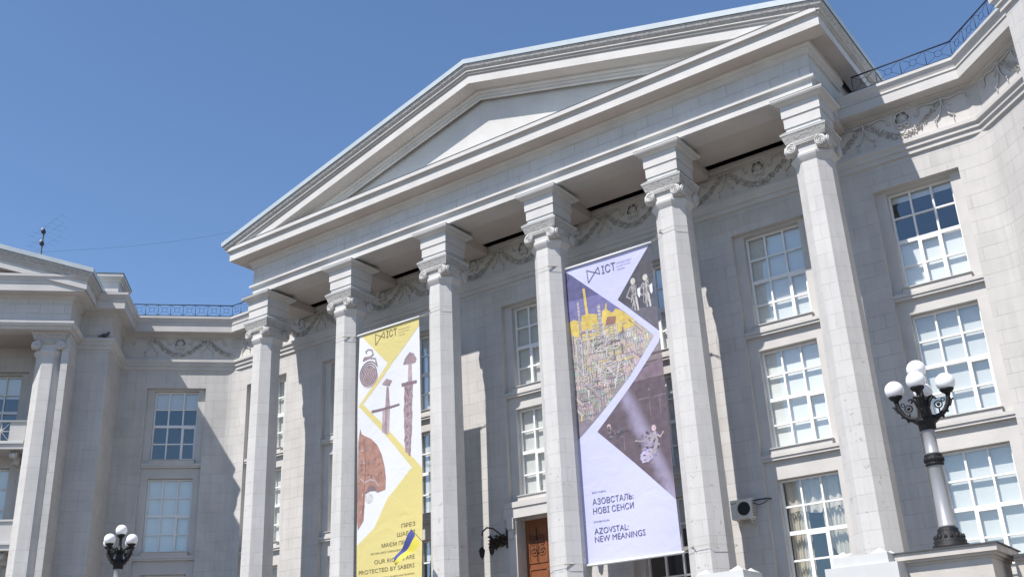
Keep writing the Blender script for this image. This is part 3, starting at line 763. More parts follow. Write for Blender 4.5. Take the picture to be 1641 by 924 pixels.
# low parapet running right from the near pedestal
p = empty('parapet_wall', 'low stone parapet running right from the lamp pedestal', 'parapet wall', (6.3, -3.6, TZ))
b = MB(); b.box(-2.66, 3, -.4, .3, 0, .95, 'warmstone'); b.build('wall_body', p)
b = MB(); b.box(-2.66, 3, -.46, .36, .95, 1.0, 'warmstone'); b.box(-2.66, 3, -.5, .4, 1.0, 1.06, 'darkmetal', top='slab'); b.build('coping', p)
def white_pier(cx, label):
    p = empty('white_pier', label, 'pier', (cx, -4.83, TZ), group='white capped piers by the steps')
    b = MB(); b.box(-.72, .72, -.55, .55, 0, 1.03, 'white'); b.build('body', p)
    b = MB(); b.box(-.55, .55, -.50, .50, 1.03, 1.235, 'white', taper=.01)
    for sx in (-1, 1):
        for sn in (-1, 1):
            b.loops([[(sx*.37-.16, sn*.33-.16, 1.233), (sx*.37+.16, sn*.33-.16, 1.233), (sx*.37+.16, sn*.33+.16, 1.233), (sx*.37-.16, sn*.33+.16, 1.233)],
                     [(sx*.37-.004, sn*.33-.004, 1.345), (sx*.37+.004, sn*.33-.004, 1.345), (sx*.37+.004, sn*.33+.004, 1.345), (sx*.37-.004, sn*.33+.004, 1.345)]], 'white')
    b.build('peaked_cap', p); return p
white_pier(1.12, 'white pier with peaked cap beside the lamp pedestal, below the rightmost column')
white_pier(-1.90, 'white pier whose cap peak just shows at the foot of the fifth column')

# ------------------------------------------------------------------ air conditioner
a = empty('air_conditioner', 'cream air conditioner outdoor unit mounted on the shaded wall right of the lilac banner', 'air conditioner', (-4.28, WY, 6.72))
b = MB(); b.box(-.34, .30, .10, .36, .02, .56, 'ac')
for k in range(10): b.box(.30, .306, .13, .34, .06+k*.048, .08+k*.048, 'acdark')
b.box(-.32, -.16, .36, .364, .46, .475, 'acdark'); b.build('casing', a)
b = MB(); b.tube([(.06, .361, .29), (.06, .368, .29)], .195, 'acdark', 28, smooth=False)
for r in (.06, .11, .16): b.tube([(.06+r*math.cos(t*math.pi/12), .372, .29+r*math.sin(t*math.pi/12)) for t in range(24)], .004, 'acdark', 4, closed=True)
b.tube([(.06+.205*math.cos(t*math.pi/14), .366, .29+.205*math.sin(t*math.pi/14)) for t in range(28)], .012, 'ac', 5, closed=True)
b.build('fan_grille', a)
b = MB(); b.box(-.22, -.19, 0, .40, -.015, .02, 'ac'); b.tube([(-.205, .36, -.01), (-.205, .02, -.17)], .016, 'ac', 4); br_ = b.build('bracket', a)
c = copy_part(br_, a); c.location = (.42, 0, 0)
b = MB(); b.tube([(.30, .2, .50), (.5, .1, .53), (.66, .05, .53), (.72, -.12, .54)], .022, 'railing', 6); b.tube([(.30, .2, .44), (.42, .1, .38), (.55, .06, .42), (.68, .0, .50)], .012, 'acdark', 5); b.build('pipe', a)

# ------------------------------------------------------------------ wrought lantern brackets by the door
def lantern_bracket(x, label, sx):
    t = empty('lantern_bracket', label, 'wall lantern', (x, WY, 7.2), group='wrought lantern brackets by the door')
    rg = random.Random(5); b = MB()
    b.box(.30*sx-.03, .30*sx+.03, .0, .05, -.2, .45, 'rust')
    b.tube([(sx*.30, .04, .1), (sx*.2, .3, .25), (sx*.05, .45, .42), (sx*-.12, .55, .46), (sx*-.25, .62, .34), (sx*-.28, .62, .2)], .028, 'rust', 6)
    for i in range(70):
        q = rg.random(); leaf(b, sx*(.28-.62*q), rg.uniform(-.15, .22)*(1-.5*abs(q-.5)), rg.uniform(0, 6.28), rg.uniform(.1, .2), rg.uniform(.02, .05), rg.uniform(.08, .32), 'rust')
    b.build('ironwork', t)
    def lant(px, n, z):
        b = MB(); b.tube([(px, n, z+.12), (px, n, z+.38)], .008, 'iron', 4)
        b.lathe([(.02, z+.13), (.05, z+.10), (.11, z+.02), (.115, z), (.02, z+.0)], px, n, 'iron', 6, False)
        b.lathe([(.09, z-.001), (.06, z-.20), (.03, z-.22), (.015, z-.27)], px, n, 'acdark', 6, False)
        for k in range(6):
            an = 2*math.pi*k/6; b.tube([(px+.1*math.cos(an), n+.1*math.sin(an), z), (px+.065*math.cos(an), n+.065*math.sin(an), z-.2)], .009, 'iron', 4)
        return b.build('lantern', t)
    lant(sx*-.30, .62, -.28); lant(sx*.10, .62, -.22)
    return t
lantern_bracket(-13.10, 'rusty wrought iron leaf bracket with hanging lanterns left of the brown door', 1)
lantern_bracket(-9.75, 'rusty wrought iron bracket right of the brown door, half hidden by a column', -1)

# ------------------------------------------------------------------ flag on a short pole
f = empty('flag', 'small blue and yellow flag drooping in front of the yellow banner', 'flag', (-13.5, -.55, 6.38))
b = MB(); b.tube([(-.33, .12, .50), (-.41, .83, 1.0)], .008, 'acdark', 6); b.build('flagpole', f)
def flag_cloth(v0, v1, m, name):
    b = MB(); nu, nv = 14, 4
    def P(u, v):
        h = Vector((-.40, .82, .99))+(Vector((.13, .0, -.03))-Vector((0, 0, 0)))*(v*2.6) + Vector((0, -.0, -.42*v))
        tip = Vector((-.98, .95, .16))+Vector((.02, 0, -.10))*v*2
        p = h+(tip-h)*u; wv = .05*math.sin(u*7+v*2.5)*(.3+u)
        return (p.x+.3*wv, p.y+wv, p.z-.05*math.sin(u*math.pi)+.03*math.sin(u*9+v*3))
    gr = [[b.v(P(i/nu, v0+(v1-v0)*j/nv)) for j in range(nv+1)] for i in range(nu+1)]
    for i in range(nu):
        for j in range(nv): b.face([gr[i][j], gr[i+1][j], gr[i+1][j+1], gr[i][j+1]], m, True)
    return b.build(name, f, recalc=False)
flag_cloth(0, .5, 'blue', 'blue_stripe'); flag_cloth(.5, 1, 'yellow', 'yellow_stripe')

# ------------------------------------------------------------------ pigeon, antenna, overhead cable
pg = MB()
pg.sphere((0, 0, .10), .075, 'bird', 12, sx=1.9, sy=1, sz=1); pg.sphere((.16, 0, .21), .042, 'bird', 10); pg.tube([(.11, 0, .12), (.15, 0, .20)], .045, 'bird', 8)
pg.tube([(-.10, 0, .10), (-.26, 0, .07)], .04, 'bird', 6, r1=.02); pg.tube([(.19, 0, .21), (.225, 0, .20)], .01, 'rust', 5, r1=.003)
for s_ in (-.03, .03): pg.tube([(0, s_, .05), (.01, s_, 0)], .006, 'rust', 4)
o = pg.build('pigeon'); o.location = LF(-4.98, 2.74, 16.775); o.rotation_euler = (0, 0, R(35)); tag(o, 'grey pigeon perched on the ledge of the shaded left pier', 'pigeon')
AP = LF(-9.2, -2.0, 21.5)
an = empty('roof_antenna', 'television antenna pole with dishes above the far left roof', 'antenna', AP)
b = MB(); b.tube([(0, 0, -3), (0, 0, 2.3)], .035, 'acdark', 6); b.build('mast', an)
b = MB()
for z in (1.35, 1.95):
    b.sphere((.14, .1, z+.1), .13, 'acdark', 8, sx=.6); b.sphere((.05, .1, z+.25), .07, 'ac', 8, sx=.6); b.tube([(0, 0, z), (.2, .1, z+.12)], .03, 'acdark', 5)
b.build('receiver', an)
b = MB()
for z in (1.2, 1.75, 2.25):
    b.tube([(-1.1, 0, z-.05), (1.9, .2, z+.15)], .004, 'railing', 4)
    for k in range(7): xx = -1.0+.45*k; b.tube([(xx, -.2, z+.02*k-.05), (xx, .25, z+.02*k-.05)], .003, 'railing', 4)
b.build('element', an)
cb = MB(); A_ = LF(-9.2, -2.0, 22.6); B_ = Vector((-16.0, 6.0, 24.8))
cb.fr = lambda x, y, z: Vector((x, y, z))
cb.tube([tuple(A_.lerp(B_, t/16)-Vector((0, 0, 1.2*math.sin(math.pi*t/16)))) for t in range(17)],   .005, 'railing', 4)
tag(cb.build('overhead_cable'), 'thin cable sagging across the sky between the two roofs', 'cable')

# ------------------------------------------------------------------ exhibition banners
def pm(name, col, rough=.55):
    M[name] = mat('print_'+name, col, rough, spec=.25, noise=.22, nscale=5); return name
def cloth_mat(name, col):
    m = mat('cloth_'+name, col, .5, spec=.3); t = m.node_tree; b = t.nodes['Principled BSDF']; g = t.nodes.new('ShaderNodeNewGeometry')
    mp = t.nodes.new('ShaderNodeMapping'); mp.inputs['Scale'].default_value = (.8, .8, 1.1); t.links.new(g.outputs['Position'], mp.inputs[0])
    n = t.nodes.new('ShaderNodeTexNoise'); n.inputs['Scale'].default_value = 1.6; n.inputs['Detail'].default_value = 3; n.inputs['Distortion'].default_value = 1.2; t.links.new(mp.outputs[0], n.inputs[0])
    bp = t.nodes.new('ShaderNodeBump'); bp.inputs['Strength'].default_value = .35; bp.inputs['Distance'].default_value = .045; t.links.new(n.outputs[0], bp.inputs['Height']); t.links.new(bp.outputs[0], b.inputs['Normal'])
    M[name] = m; return name
cloth_mat('lilac', (.47, .47, .68)); cloth_mat('bwhite', (.60, .60, .64)); cloth_mat('byellow', (.56, .475, .19))
pm('sky1', (.10, .095, .20)); pm('sky2', (.16, .15, .30)); pm('pyel', (.56, .42, .12)); pm('pipe1', (.36, .29, .25)); pm('pipe2', (.30, .27, .30)); pm('pipe3', (.42, .37, .33)); pm('pipew', (.47, .45, .44)); pm('pred', (.25, .14, .11)); pm('pdk', (.16, .14, .16))
pm('pbrown', (.30, .24, .24)); pm('pgrad', (.21, .18, .21)); pm('dark1', (.085, .08, .095)); pm('dark2', (.125, .115, .14)); pm('mauve', (.135, .10, .12)); pm('mauve2', (.19, .14, .17)); pm('beam', (.32, .30, .44)); pm('beam2', (.42, .37, .50)); pm('skin', (.50, .38, .40)); pm('metalp', (.48, .45, .40)); pm('ink', (.10, .098, .13)); pm('inkg', (.36, .34, .46)); pm('inky', (.14, .118, .055)); pm('inkyl', (.50, .43, .17))
pm('brz', (.29, .215, .23)); pm('brz2', (.20, .145, .155)); pm('brz3', (.39, .31, .32)); pm('copper', (.33, .185, .145)); pm('copper2', (.23, .12, .095)); pm('shade', (.52, .50, .52))

def see_through(m, fac):
    t = m.node_tree; o = t.nodes['Material Output']; p = t.nodes['Principled BSDF']; tr = t.nodes.new('ShaderNodeBsdfTransparent'); mx = t.nodes.new('ShaderNodeMixShader')
    mx.inputs[0].default_value = fac; t.links.new(p.outputs[0], mx.inputs[1]); t.links.new(tr.outputs[0], mx.inputs[2]); t.links.new(mx.outputs[0], o.inputs[0])
def printed_beam(m, x0, z0, x1, z1, w0):
    t = m.node_tree; N = t.nodes.new; L = t.links.new; b = t.nodes['Principled BSDF']; src = b.inputs['Base Color'].links[0].from_socket
    d = Vector((x1-x0, 0, z1-z0)).normalized(); nrm = Vector((-d.z, 0, d.x))
    g = N('ShaderNodeNewGeometry'); nz = N('ShaderNodeTexNoise'); nz.inputs['Scale'].default_value = 2.5; nz.inputs['Detail'].default_value = 5; L(g.outputs['Position'], nz.inputs[0])
    dp = N('ShaderNodeVectorMath'); dp.operation = 'DOT_PRODUCT'; L(g.outputs['Position'], dp.inputs[0]); dp.inputs[1].default_value = nrm
    def mth(op, a, c):
        n = N('ShaderNodeMath'); n.operation = op
        for i, v in enumerate((a, c)):
            if isinstance(v, (int, float)): n.inputs[i].default_value = v
            else: L(v, n.inputs[i])
        return n.outputs[0]
    q = mth('SUBTRACT', dp.outputs['Value'], nrm.dot(Vector((x0, 0, z0)))); q = mth('ADD', q, mth('MULTIPLY', mth('SUBTRACT', nz.outputs[0], .5), .25)); q = mth('ABSOLUTE', q, 0)
    r = N('ShaderNodeMapRange'); r.interpolation_type = 'SMOOTHSTEP'; r.inputs[1].default_value = w0; r.inputs[2].default_value = .03; L(q, r.inputs[0])
    f = mth('MULTIPLY', r.outputs[0], mth('ADD', mth('MULTIPLY', nz.outputs[0], .9), .25))
    mx = N('ShaderNodeMix'); mx.data_type = 'RGBA'; mx.clamp_factor = True; L(f, mx.inputs[0]); L(src, mx.inputs[6]); mx.inputs[7].default_value = (.40, .36, .50, 1); L(mx.outputs[2], b.inputs['Base Color'])
printed_beam(M['mauve'], -6.82, 10.5, -5.45, 7.35, .36)
for k_ in ('dark1', 'mauve'): see_through(M[k_], .22)
def busy(name, cols, scale):
    m = mat('print_'+name, cols[0], .55, spec=.25); t = m.node_tree; b = t.nodes['Principled BSDF']; N = t.nodes.new; L = t.links.new
    g = N('ShaderNodeNewGeometry'); mp = N('ShaderNodeMapping'); mp.inputs['Rotation'].default_value = (R(90), 0, 0); L(g.outputs['Position'], mp.inputs[0])
    br = N('ShaderNodeTexBrick'); br.inputs['Scale'].default_value = scale; br.inputs['Mortar Size'].default_value = .03; br.inputs['Brick Width'].default_value = .3; br.inputs['Row Height'].default_value = .7; br.inputs['Bias'].default_value = -.1
    for k, c in zip(('Color1', 'Color2', 'Mortar'), cols[:3]): br.inputs[k].default_value = (*c, 1)
    L(mp.outputs[0], br.inputs[0])
    vo = N('ShaderNodeTexVoronoi'); vo.inputs['Scale'].default_value = scale*2.2; vo.distance = 'CHEBYCHEV'; L(mp.outputs[0], vo.inputs[0])
    no = N('ShaderNodeTexNoise'); no.inputs['Scale'].default_value = scale*1.5; no.inputs['Detail'].default_value = 8; L(mp.outputs[0], no.inputs[0])
    m1 = N('ShaderNodeMix'); m1.data_type = 'RGBA'; m1.blend_type = 'OVERLAY'; m1.inputs[0].default_value = .55; L(br.outputs[0], m1.inputs[6]); L(vo.outputs['Color'], m1.inputs[7])
    hs = N('ShaderNodeHueSaturation'); hs.inputs['Saturation'].default_value = .45; L(m1.outputs[2], hs.inputs['Color'])
    m2 = N('ShaderNodeMix'); m2.data_type = 'RGBA'; r = N('ShaderNodeMapRange'); r.inputs[1].default_value = .4; r.inputs[2].default_value = .65; L(no.outputs[0], r.inputs[0]); L(r.outputs[0], m2.inputs[0])
    L(hs.outputs[0], m2.inputs[6]); m2.inputs[7].default_value = (*cols[3], 1); L(m2.outputs[2], b.inputs['Base Color']); M[name] = m
busy('pipe1', ((.34, .27, .23), (.46, .38, .32), (.14, .11, .11), (.40, .33, .29)), 3.2)
busy('pbrown', ((.27, .21, .20), (.36, .30, .28), (.12, .10, .11), (.24, .19, .19)), 4.)
class Banner:
    """flat artwork in x,z laid on a gently rippled hanging cloth"""
    def __init__(s, x0, x1, z0, z1, seed, place=(1., 0., 0., 0.)): s.place = place; s.x0, s.x1, s.z0, s.z1, s.seed = x0, x1, z0, z1, seed; s.bm = bmesh.new(); s.mats = []
    def mi(s, m):
        if m not in s.mats: s.mats.append(m)
        return s.mats.index(m)
    def poly(s, pts, m, layer):
        vs = [s.bm.verts.new((x, -.004*layer, z)) for x, z in pts]
        try: f = s.bm.faces.new(vs)
        except ValueError: return
        f.material_index = s.mi(m)
    def line(s, pts, wd, m, layer, closed=False):
        n = len(pts)
        for i in range(n if closed else n-1):
            a, b = Vector(pts[i]), Vector(pts[(i+1) % n]); d = b-a
            if d.length < 1e-6: continue
            d.normalize(); q = Vector((-d.y, d.x))*wd/2; a = a-d*wd*.3; b = b+d*wd*.3
            s.poly([tuple(a+q), tuple(a-q), tuple(b-q), tuple(b+q)], m, layer+.1*(i % 2))
    def text(s, body, x, z, h, m, layer, align='LEFT', width=None):
        cu = bpy.data.curves.new('t', 'FONT'); cu.body = body; cu.size = h/.73; cu.resolution_u = 3
        ob = bpy.data.objects.new('t', cu); C.objects.link(ob); dg = bpy.context.evaluated_depsgraph_get()
        me = bpy.data.meshes.new_from_object(ob.evaluated_get(dg)); bpy.data.objects.remove(ob)
        xs = [v.co.x for v in me.vertices]; lo, hi = min(xs), max(xs); k = (width/(hi-lo)) if width else 1.
        ox = x-lo*k if align == 'LEFT' else x-hi*k
        idx = s.mi(m); vs = [s.bm.verts.new((ox+v.co.x*k, -.004*layer, z+v.co.y)) for v in me.vertices]
        for p in me.polygons:
            try: f = s.bm.faces.new([vs[i] for i in p.vertices]); f.material_index = idx
            except ValueError: pass
        bpy.data.meshes.remove(me)
    def disp(s, x, z):
        u = (x-s.x0)/(s.x1-s.x0); v = (s.z1-z)/(s.z1-s.z0); q = s.seed
        edge = math.sin(math.pi*min(max(v, 0), 1))
        return edge*(.07*math.sin(3.1*u+q+2.2*v)+.035*math.sin(7*v+5*u+q)+.007*math.sin(12*u-4*v+q*2))-.12*edge*math.sin(math.pi*u)
    def part(s, name, parent, clip=True):
        bm = s.bm
        def cut(co, no, **kw):
            bmesh.ops.bisect_plane(bm, geom=list(bm.verts)+list(bm.edges)+list(bm.faces), plane_co=co, plane_no=no, dist=1e-5, **kw)
        if clip:
            cut((s.x0+.001, 0, 0), (-1, 0, 0), clear_outer=True); cut((s.x1-.001, 0, 0), (1, 0, 0), clear_outer=True)
            cut((0, 0, s.z0), (0, 0, -1), clear_outer=True); cut((0, 0, s.z1-.001), (0, 0, 1), clear_outer=True)
        z = s.z0
        while z < s.z1: cut((0, 0, z), (0, 0, 1)); z += .15
        x = s.x0
        while x < s.x1: cut((x, 0, 0), (1, 0, 0)); x += .15
        k_, cx_, cz_, y_ = s.place
        for v in bm.verts: v.co = (v.co.x*k_+cx_, v.co.y-s.disp(v.co.x, v.co.z)+y_, v.co.z*k_+cz_)
        for f in bm.faces:
            f.normal_update(); f.smooth = True
            if f.normal.y > 0: f.normal_flip()
        me = bpy.data.meshes.new(name); bm.to_mesh(me); bm.free()
        for k in s.mats: me.materials.append(M[k])
        o = bpy.data.objects.new(name, me); C.objects.link(o); o.parent = parent
        s.bm = bmesh.new(); s.mats = []; return o
def ell(cx, cz, rx, rz, a0=0, a1=360, n=24, rot=0):
    out = []
    for k in range(n+1):
        a = R(a0+(a1-a0)*k/n); x, z = rx*math.cos(a), rz*math.sin(a); out.append((cx+x*math.cos(rot)-z*math.sin(rot), cz+x*math.sin(rot)+z*math.cos(rot)))
    return out
def rough_poly(pts, rg, amp, n=5):
    out = []
    for i in range(len(pts)):
        a, b = Vector(pts[i]), Vector(pts[(i+1) % len(pts)])
        for k in range(n): p = a.lerp(b, k/n); out.append((p.x+(rg.uniform(-amp, amp) if k else 0), p.y+(rg.uniform(-amp, amp) if k else 0)))
    return out
def poles(t, x0, x1, zt, zb, left, right, y=.03):
    b = MB(); b.tube([(x0-.06, y, zt), (x1+.06, y, zt)], .035, 'frame', 8); b.build('top_pole', t)
    b = MB(); b.tube([(x0-.10, y, zb), (x1+.10, y, zb)], .042, 'frame', 8); b.build('bottom_pole', t)
    def ropes(z):
        r = .56+(15.7-z)*.0075
        for cx, sx, xe in ((left, 1, x0-.06), (right, -1, x1+.06)):
            b = MB(); b.tube([(xe, y, z), (cx+sx*r*.75, r*.45, z+.06), (cx+sx*.2, r+.03, z+.02)], .014, 'rope', 5)
            b.tube([(xe, y, z), (cx+sx*r*.7, r*.5, z-.06)], .010, 'rope', 5)
            b.tube([(cx+(r+.01)/math.cos(R(22.5))*math.cos(R(22.5+45*k)), (r+.01)/math.cos(R(22.5))*math.sin(R(22.5+45*k)), z+.02+.02*math.sin(k*2)) for k in range(8)], .006, 'rope', 5, closed=True)
            b.build('rope', t)
    ropes(zt); ropes(zb)
# --- yellow banner
X0, X1, Z0, Z1 = -17.50, -14.65, 5.74, 15.0
t = empty('exhibition_banner', 'white and yellow banner printed with swords and a helmet, hung between two columns', 'banner', (0, 0, 0), group='exhibition banners between the columns')
PL = (.9887, .0893, .0192, -.30); bn = Banner(X0, X1, Z0, Z1, .6, PL)
bn.poly([(X0, Z0), (X1, Z0), (X1, Z1), (X0, Z1)], 'bwhite', 0)
bn.part('cloth', t, clip=False)
bn.poly([(-17.46, 15.02), (-14.62, 15.02), (-14.62, 14.71), (-15.81, 13.72), (-16.16, 13.66)], 'byellow', 1)
bn.poly([(-16.16, 13.66), (-15.83, 13.74), (-17.27, 12.34), (-17.46, 12.30)], 'byellow', 1)
bn.poly([(-17.47, 12.33), (-17.27, 12.36), (-14.62, 9.62), (-14.62, 9.20), (-15.12, 9.76)], 'byellow', 1.2)
bn.poly([(-14.6, 9.66), (-14.6, 5.6), (-17.7, 5.6), (-17.55, 7.40), (-16.76, 7.94), (-16.22, 8.88), (-15.16, 9.73)], 'byellow', 1)
bn.part('yellow_print', t)
rg = random.Random(11)
sp = []
for k in range(150):
    a = k/149*5.2*2*math.pi; r = 1-.93*k/149; sp.append((-17.02+.42*r*math.cos(a+.6), 13.43+.47*r*math.sin(a+.6)))
bn.poly(ell(-17.0, 13.3, .38, .38), 'brz3', 2); bn.line(sp, .04, 'brz2', 3)
bn.line([(-16.64, 13.65), (-16.72, 13.95), (-17.0, 14.03), (-17.28, 13.98), (-17.22, 14.08), (-16.95, 14.06), (-16.82, 14.12), (-16.88, 14.3), (-17.05, 14.36), (-17.17, 14.3), (-17.13, 14.24)], .05, 'brz', 3)
bn.poly(rough_poly([(-16.24, 13.1), (-15.98, 12.98), (-16.12, 12.8), (-16.44, 12.93)], rg, .01), 'brz', 2)
bn.poly([(-16.24, 12.82), (-16.16, 12.8), (-16.12, 12.03), (-16.33, 12.0)], 'brz', 2); bn.poly([(-16.91, 12.06), (-16.89, 11.97), (-15.66, 12.02), (-15.67, 12.09)], 'brz2', 2.5)
bn.poly(rough_poly([(-16.44, 12.0), (-16.12, 12.0), (-16.19, 11.06), (-16.48, 11.22)], rg, .008), 'brz3', 2); bn.poly([(-16.33, 12.0), (-16.22, 12.0), (-16.28, 11.1), (-16.36, 11.15)], 'brz', 2.4)
bn.poly(rough_poly([(-15.45, 13.44), (-15.36, 13.64), (-15.13, 13.82), (-14.93, 13.72), (-14.8, 13.5), (-14.88, 13.38), (-15.21, 13.40)], rg, .012), 'brz', 2)
bn.poly(rough_poly([(-15.21, 13.4), (-15.05, 13.39), (-15.05, 12.74), (-15.25, 12.74)], rg, .012), 'brz3', 2); bn.poly(rough_poly([(-15.55, 12.78), (-15.53, 12.66), (-14.83, 12.63), (-14.82, 12.73), (-15.1, 12.76)], rg, .012), 'brz2', 2.5)
bn.poly(rough_poly([(-15.42, 12.66), (-15.0, 12.64), (-15.06, 11.9), (-15.1, 11.0), (-15.17, 10.12), (-15.40, 10.35), (-15.46, 11.2)], rg, .03, 7), 'brz', 2)
for k in range(70):
    z = rg.uniform(10.4, 12.6); x = -15.24+rg.uniform(-.15, .15)+(12.6-z)*-.02; bn.poly(ell(x, z, rg.uniform(.02, .05), rg.uniform(.02, .07), n=6), rg.choice(('brz2', 'brz3')), 2.5+rg.random()*.4)
H = [(-17.46, 11.02), (-17.42, 11.22), (-17.38, 11.48), (-17.32, 11.28), (-17.2, 11.20), (-16.93, 11.05), (-16.68, 10.8), (-16.5, 10.45), (-16.36, 10.0), (-16.30, 9.6), (-16.31, 9.19), (-16.65, 9.13), (-16.72, 9.32), (-16.88, 9.42), (-17.05, 9.36), (-17.15, 9.2), (-17.19, 8.8), (-17.22, 8.25), (-17.46, 7.96), (-17.49, 8.26), (-17.49, 9.46)]
bn.poly([(-17.16, 9.15), (-17.1, 9.42), (-16.9, 9.48), (-16.7, 9.36), (-16.62, 9.12), (-16.75, 9.2), (-16.95, 9.22)], 'brz2', 1.8); bn.poly(ell(-17.0, 8.98, .17, .17), 'shade', 1.5)
bn.poly(H, 'copper', 2); bn.line([(-17.35, 9.7), (-17.2, 9.55), (-16.95, 9.62), (-16.75, 9.55), (-16.6, 9.35)], .05, 'brz3', 2.6); bn.line([(-17.3, 9.85), (-17.05, 9.78), (-16.8, 9.75), (-16.55, 9.5)], .03, 'copper2', 2.6)
bn.line([(-17.22, 11.1), (-17.15, 10.2), (-17.2, 9.4), (-17.28, 8.4)], .025, 'copper2', 2.6)
for k in range(110):
    x, z = rg.uniform(-17.48, -16.4), rg.uniform(8.3, 11.0)
    if x < -17.2 or (z > 9.7 and ((x+17.48)/1.1)**2+((z-9.7)/1.35)**2 < .9): bn.poly(ell(x, z, rg.uniform(.015, .05), rg.uniform(.02, .08), n=6), rg.choice(('copper2', 'brz3', 'copper2', 'brz')), 2.3+rg.random()*.25)
bn.part('printed_artifacts', t)
def logo(x, z, w_, h_, m):
    P = [(x, z), (x+.02, z-h_), (x+.42*w_, z), (x+.45*w_, z-h_*.55)]
    bn.line([P[0], P[1], P[2], P[3]], .022, m, 3, closed=True)
    bn.text('ІСТ', x+.53*w_, z-h_*.62, h_*.62, m, 3, width=w_*.5); bn.part('logo', t)
logo(-16.72, 14.86, 1.0, .42, 'inky')
for k, s_ in enumerate(('Національний', 'музей історії', 'України')): bn.text(s_, -15.62, 14.74-.105*k, .06, 'inkyl', 3); bn.part('lettering', t)
for s_, z, h_, w_ in (('ПРЕЗ', 7.80, .135, .62), ('ШАБЛІ', 7.53, .135, .80), ('МАЄМ ПРАВА!', 7.25, .135, 1.45), ('ВИСТАВКА ЗБРОЇ ТА ВІЙСЬКОВОГО СПОРЯДЖЕННЯ', 7.06, .06, 1.9), ('OUR RIGHTS ARE', 6.74, .14, 1.75), ('PROTECTED BY SABERS', 6.46, .14, 2.42), ('EXHIBITION OF ARMS AND MUNITION', 6.24, .06, 1.6)):
    bn.text(s_, -14.98, z, h_, 'inky', 3, 'RIGHT', w_); bn.part('lettering', t)
poles(t, X0*PL[0]+PL[1], X1*PL[0]+PL[1], Z1*PL[0]+PL[2], Z0*PL[0]+PL[2], COLX[1], COLX[2], .33)
# --- lilac banner
X0, X1, Z0, Z1 = -8.53, -5.38, 5.75, 15.03
t = empty('exhibition_banner', 'lilac banner with dark industrial pictures and black lettering, hung between two columns', 'banner', (0, 0, 0), group='exhibition banners between the columns')
bn = Banner(X0, X1, Z0, Z1, 2.1)
bn.poly([(X0, Z1), (X1, Z1), (-5.44, 14.97), (-6.73, 13.55), (X1, 12.25), (X1, 12.0), (-5.45, 11.85), (-7.82, 9.6), (X1, 7.20), (X1, Z0), (X0, Z0)], 'lilac', 0); bn.part('cloth', t, clip=False)
rg = random.Random(21)
PIC = [(-8.52, 14.95), (-8.3, 14.80), (-6.51, 13.08), (-5.58, 12.1), (-6.57, 11.08), (-8.25, 9.62), (-8.52, 9.40)]
def inside(x, z, P):
    c = False; n = len(P)
    for i in range(n):
        (xa, za), (xb, zb) = P[i], P[i-1]
        if (za > z) != (zb > z) and x < (xb-xa)*(z-za)/(zb-za)+xa: c = not c
    return c
def clipband(P, za, zb, m, layer):
    """the part of polygon P between two heights"""
    pts = P
    for lim, sgn in ((za, 1), (zb, -1)):
        out = []
        for i in range(len(pts)):
            p, q = pts[i], pts[(i+1) % len(pts)]; a = sgn*(p[1]-lim) >= 0; b = sgn*(q[1]-lim) >= 0
            if a: out.append(p)
            if a != b: f_ = (lim-p[1])/(q[1]-p[1]); out.append((p[0]+f_*(q[0]-p[0]), lim))
        pts = out
        if len(pts) < 3: return
    bn.poly(pts, m, layer)
clipband(PIC, 13.9, 15.0, 'sky1', 1); clipband(PIC, 12.9, 13.9, 'sky2', 1); clipband(PIC, 11.0, 12.9, 'pipe1', 1); clipband(PIC, 10.2, 11.0, 'pbrown', 1); clipband(PIC, 9.3, 10.2, 'pgrad', 1)
bn.poly([(-8.5, 12.9), (-8.5, 13.2), (-8.31, 13.27), (-8.05, 13.15), (-8.03, 13.35), (-7.88, 13.36), (-7.91, 14.22), (-7.83, 14.2), (-7.79, 13.36), (-7.5, 13.28), (-7.49, 13.04), (-7.36, 13.08), (-7.31, 13.33), (-7.22, 13.36), (-7.16, 13.54), (-7.12, 13.54), (-7.14, 13.34), (-6.96, 13.19), (-6.83, 13.30), (-6.62, 13.17), (-6.3, 12.86), (-6.2, 12.6), (-7.0, 12.5), (-8.3, 12.7)], 'pyel', 1.6)
for xa, xb, zt in ((-8.15, -8.08, 13.83), (-7.47, -7.36, 13.56), (-7.9, -7.86, 12.9)):
    bn.poly([(xa-.01, 12.5), (xb+.01, 12.5), (xb, zt), (xa, zt)], 'pipe2', 2)
    for k in range(4): bn.poly([(xa, zt-.12*k-.06), (xb, zt-.12*k-.06), (xb, zt-.12*k-.10), (xa, zt-.12*k-.10)], 'pipew', 2.4)
bn.poly([(-7.3, 12.75), (-7.15, 13.1), (-6.85, 13.05), (-6.9, 12.8)], 'pred', 2.2)
for i in range(300):
    x, z = rg.uniform(-8.5, -5.6), rg.uniform(9.9, 12.85); d_ = rg.choice('hvvd'); l = rg.uniform(.15, .9); wd = rg.choice((.015, .02, .02, .03, .05, .08))
    q = {'h': (x+l, z), 'v': (x, z-l), 'd': (x+l*.5, z-l*.6)}[d_]
    if inside(x, z, PIC) and inside(q[0]+.03, q[1], PIC) and inside(q[0]-.02, q[1]-.02, PIC):
        bn.line([(x, z), q], wd, rg.choice(('pipe1', 'pipe2', 'pipe3', 'pipe3', 'pipew', 'pyel', 'pbrown', 'pbrown', 'pdk') if wd < .06 else ('pipe1', 'pipe2', 'pipe3', 'pbrown')), 2.2+rg.random()*1.4)
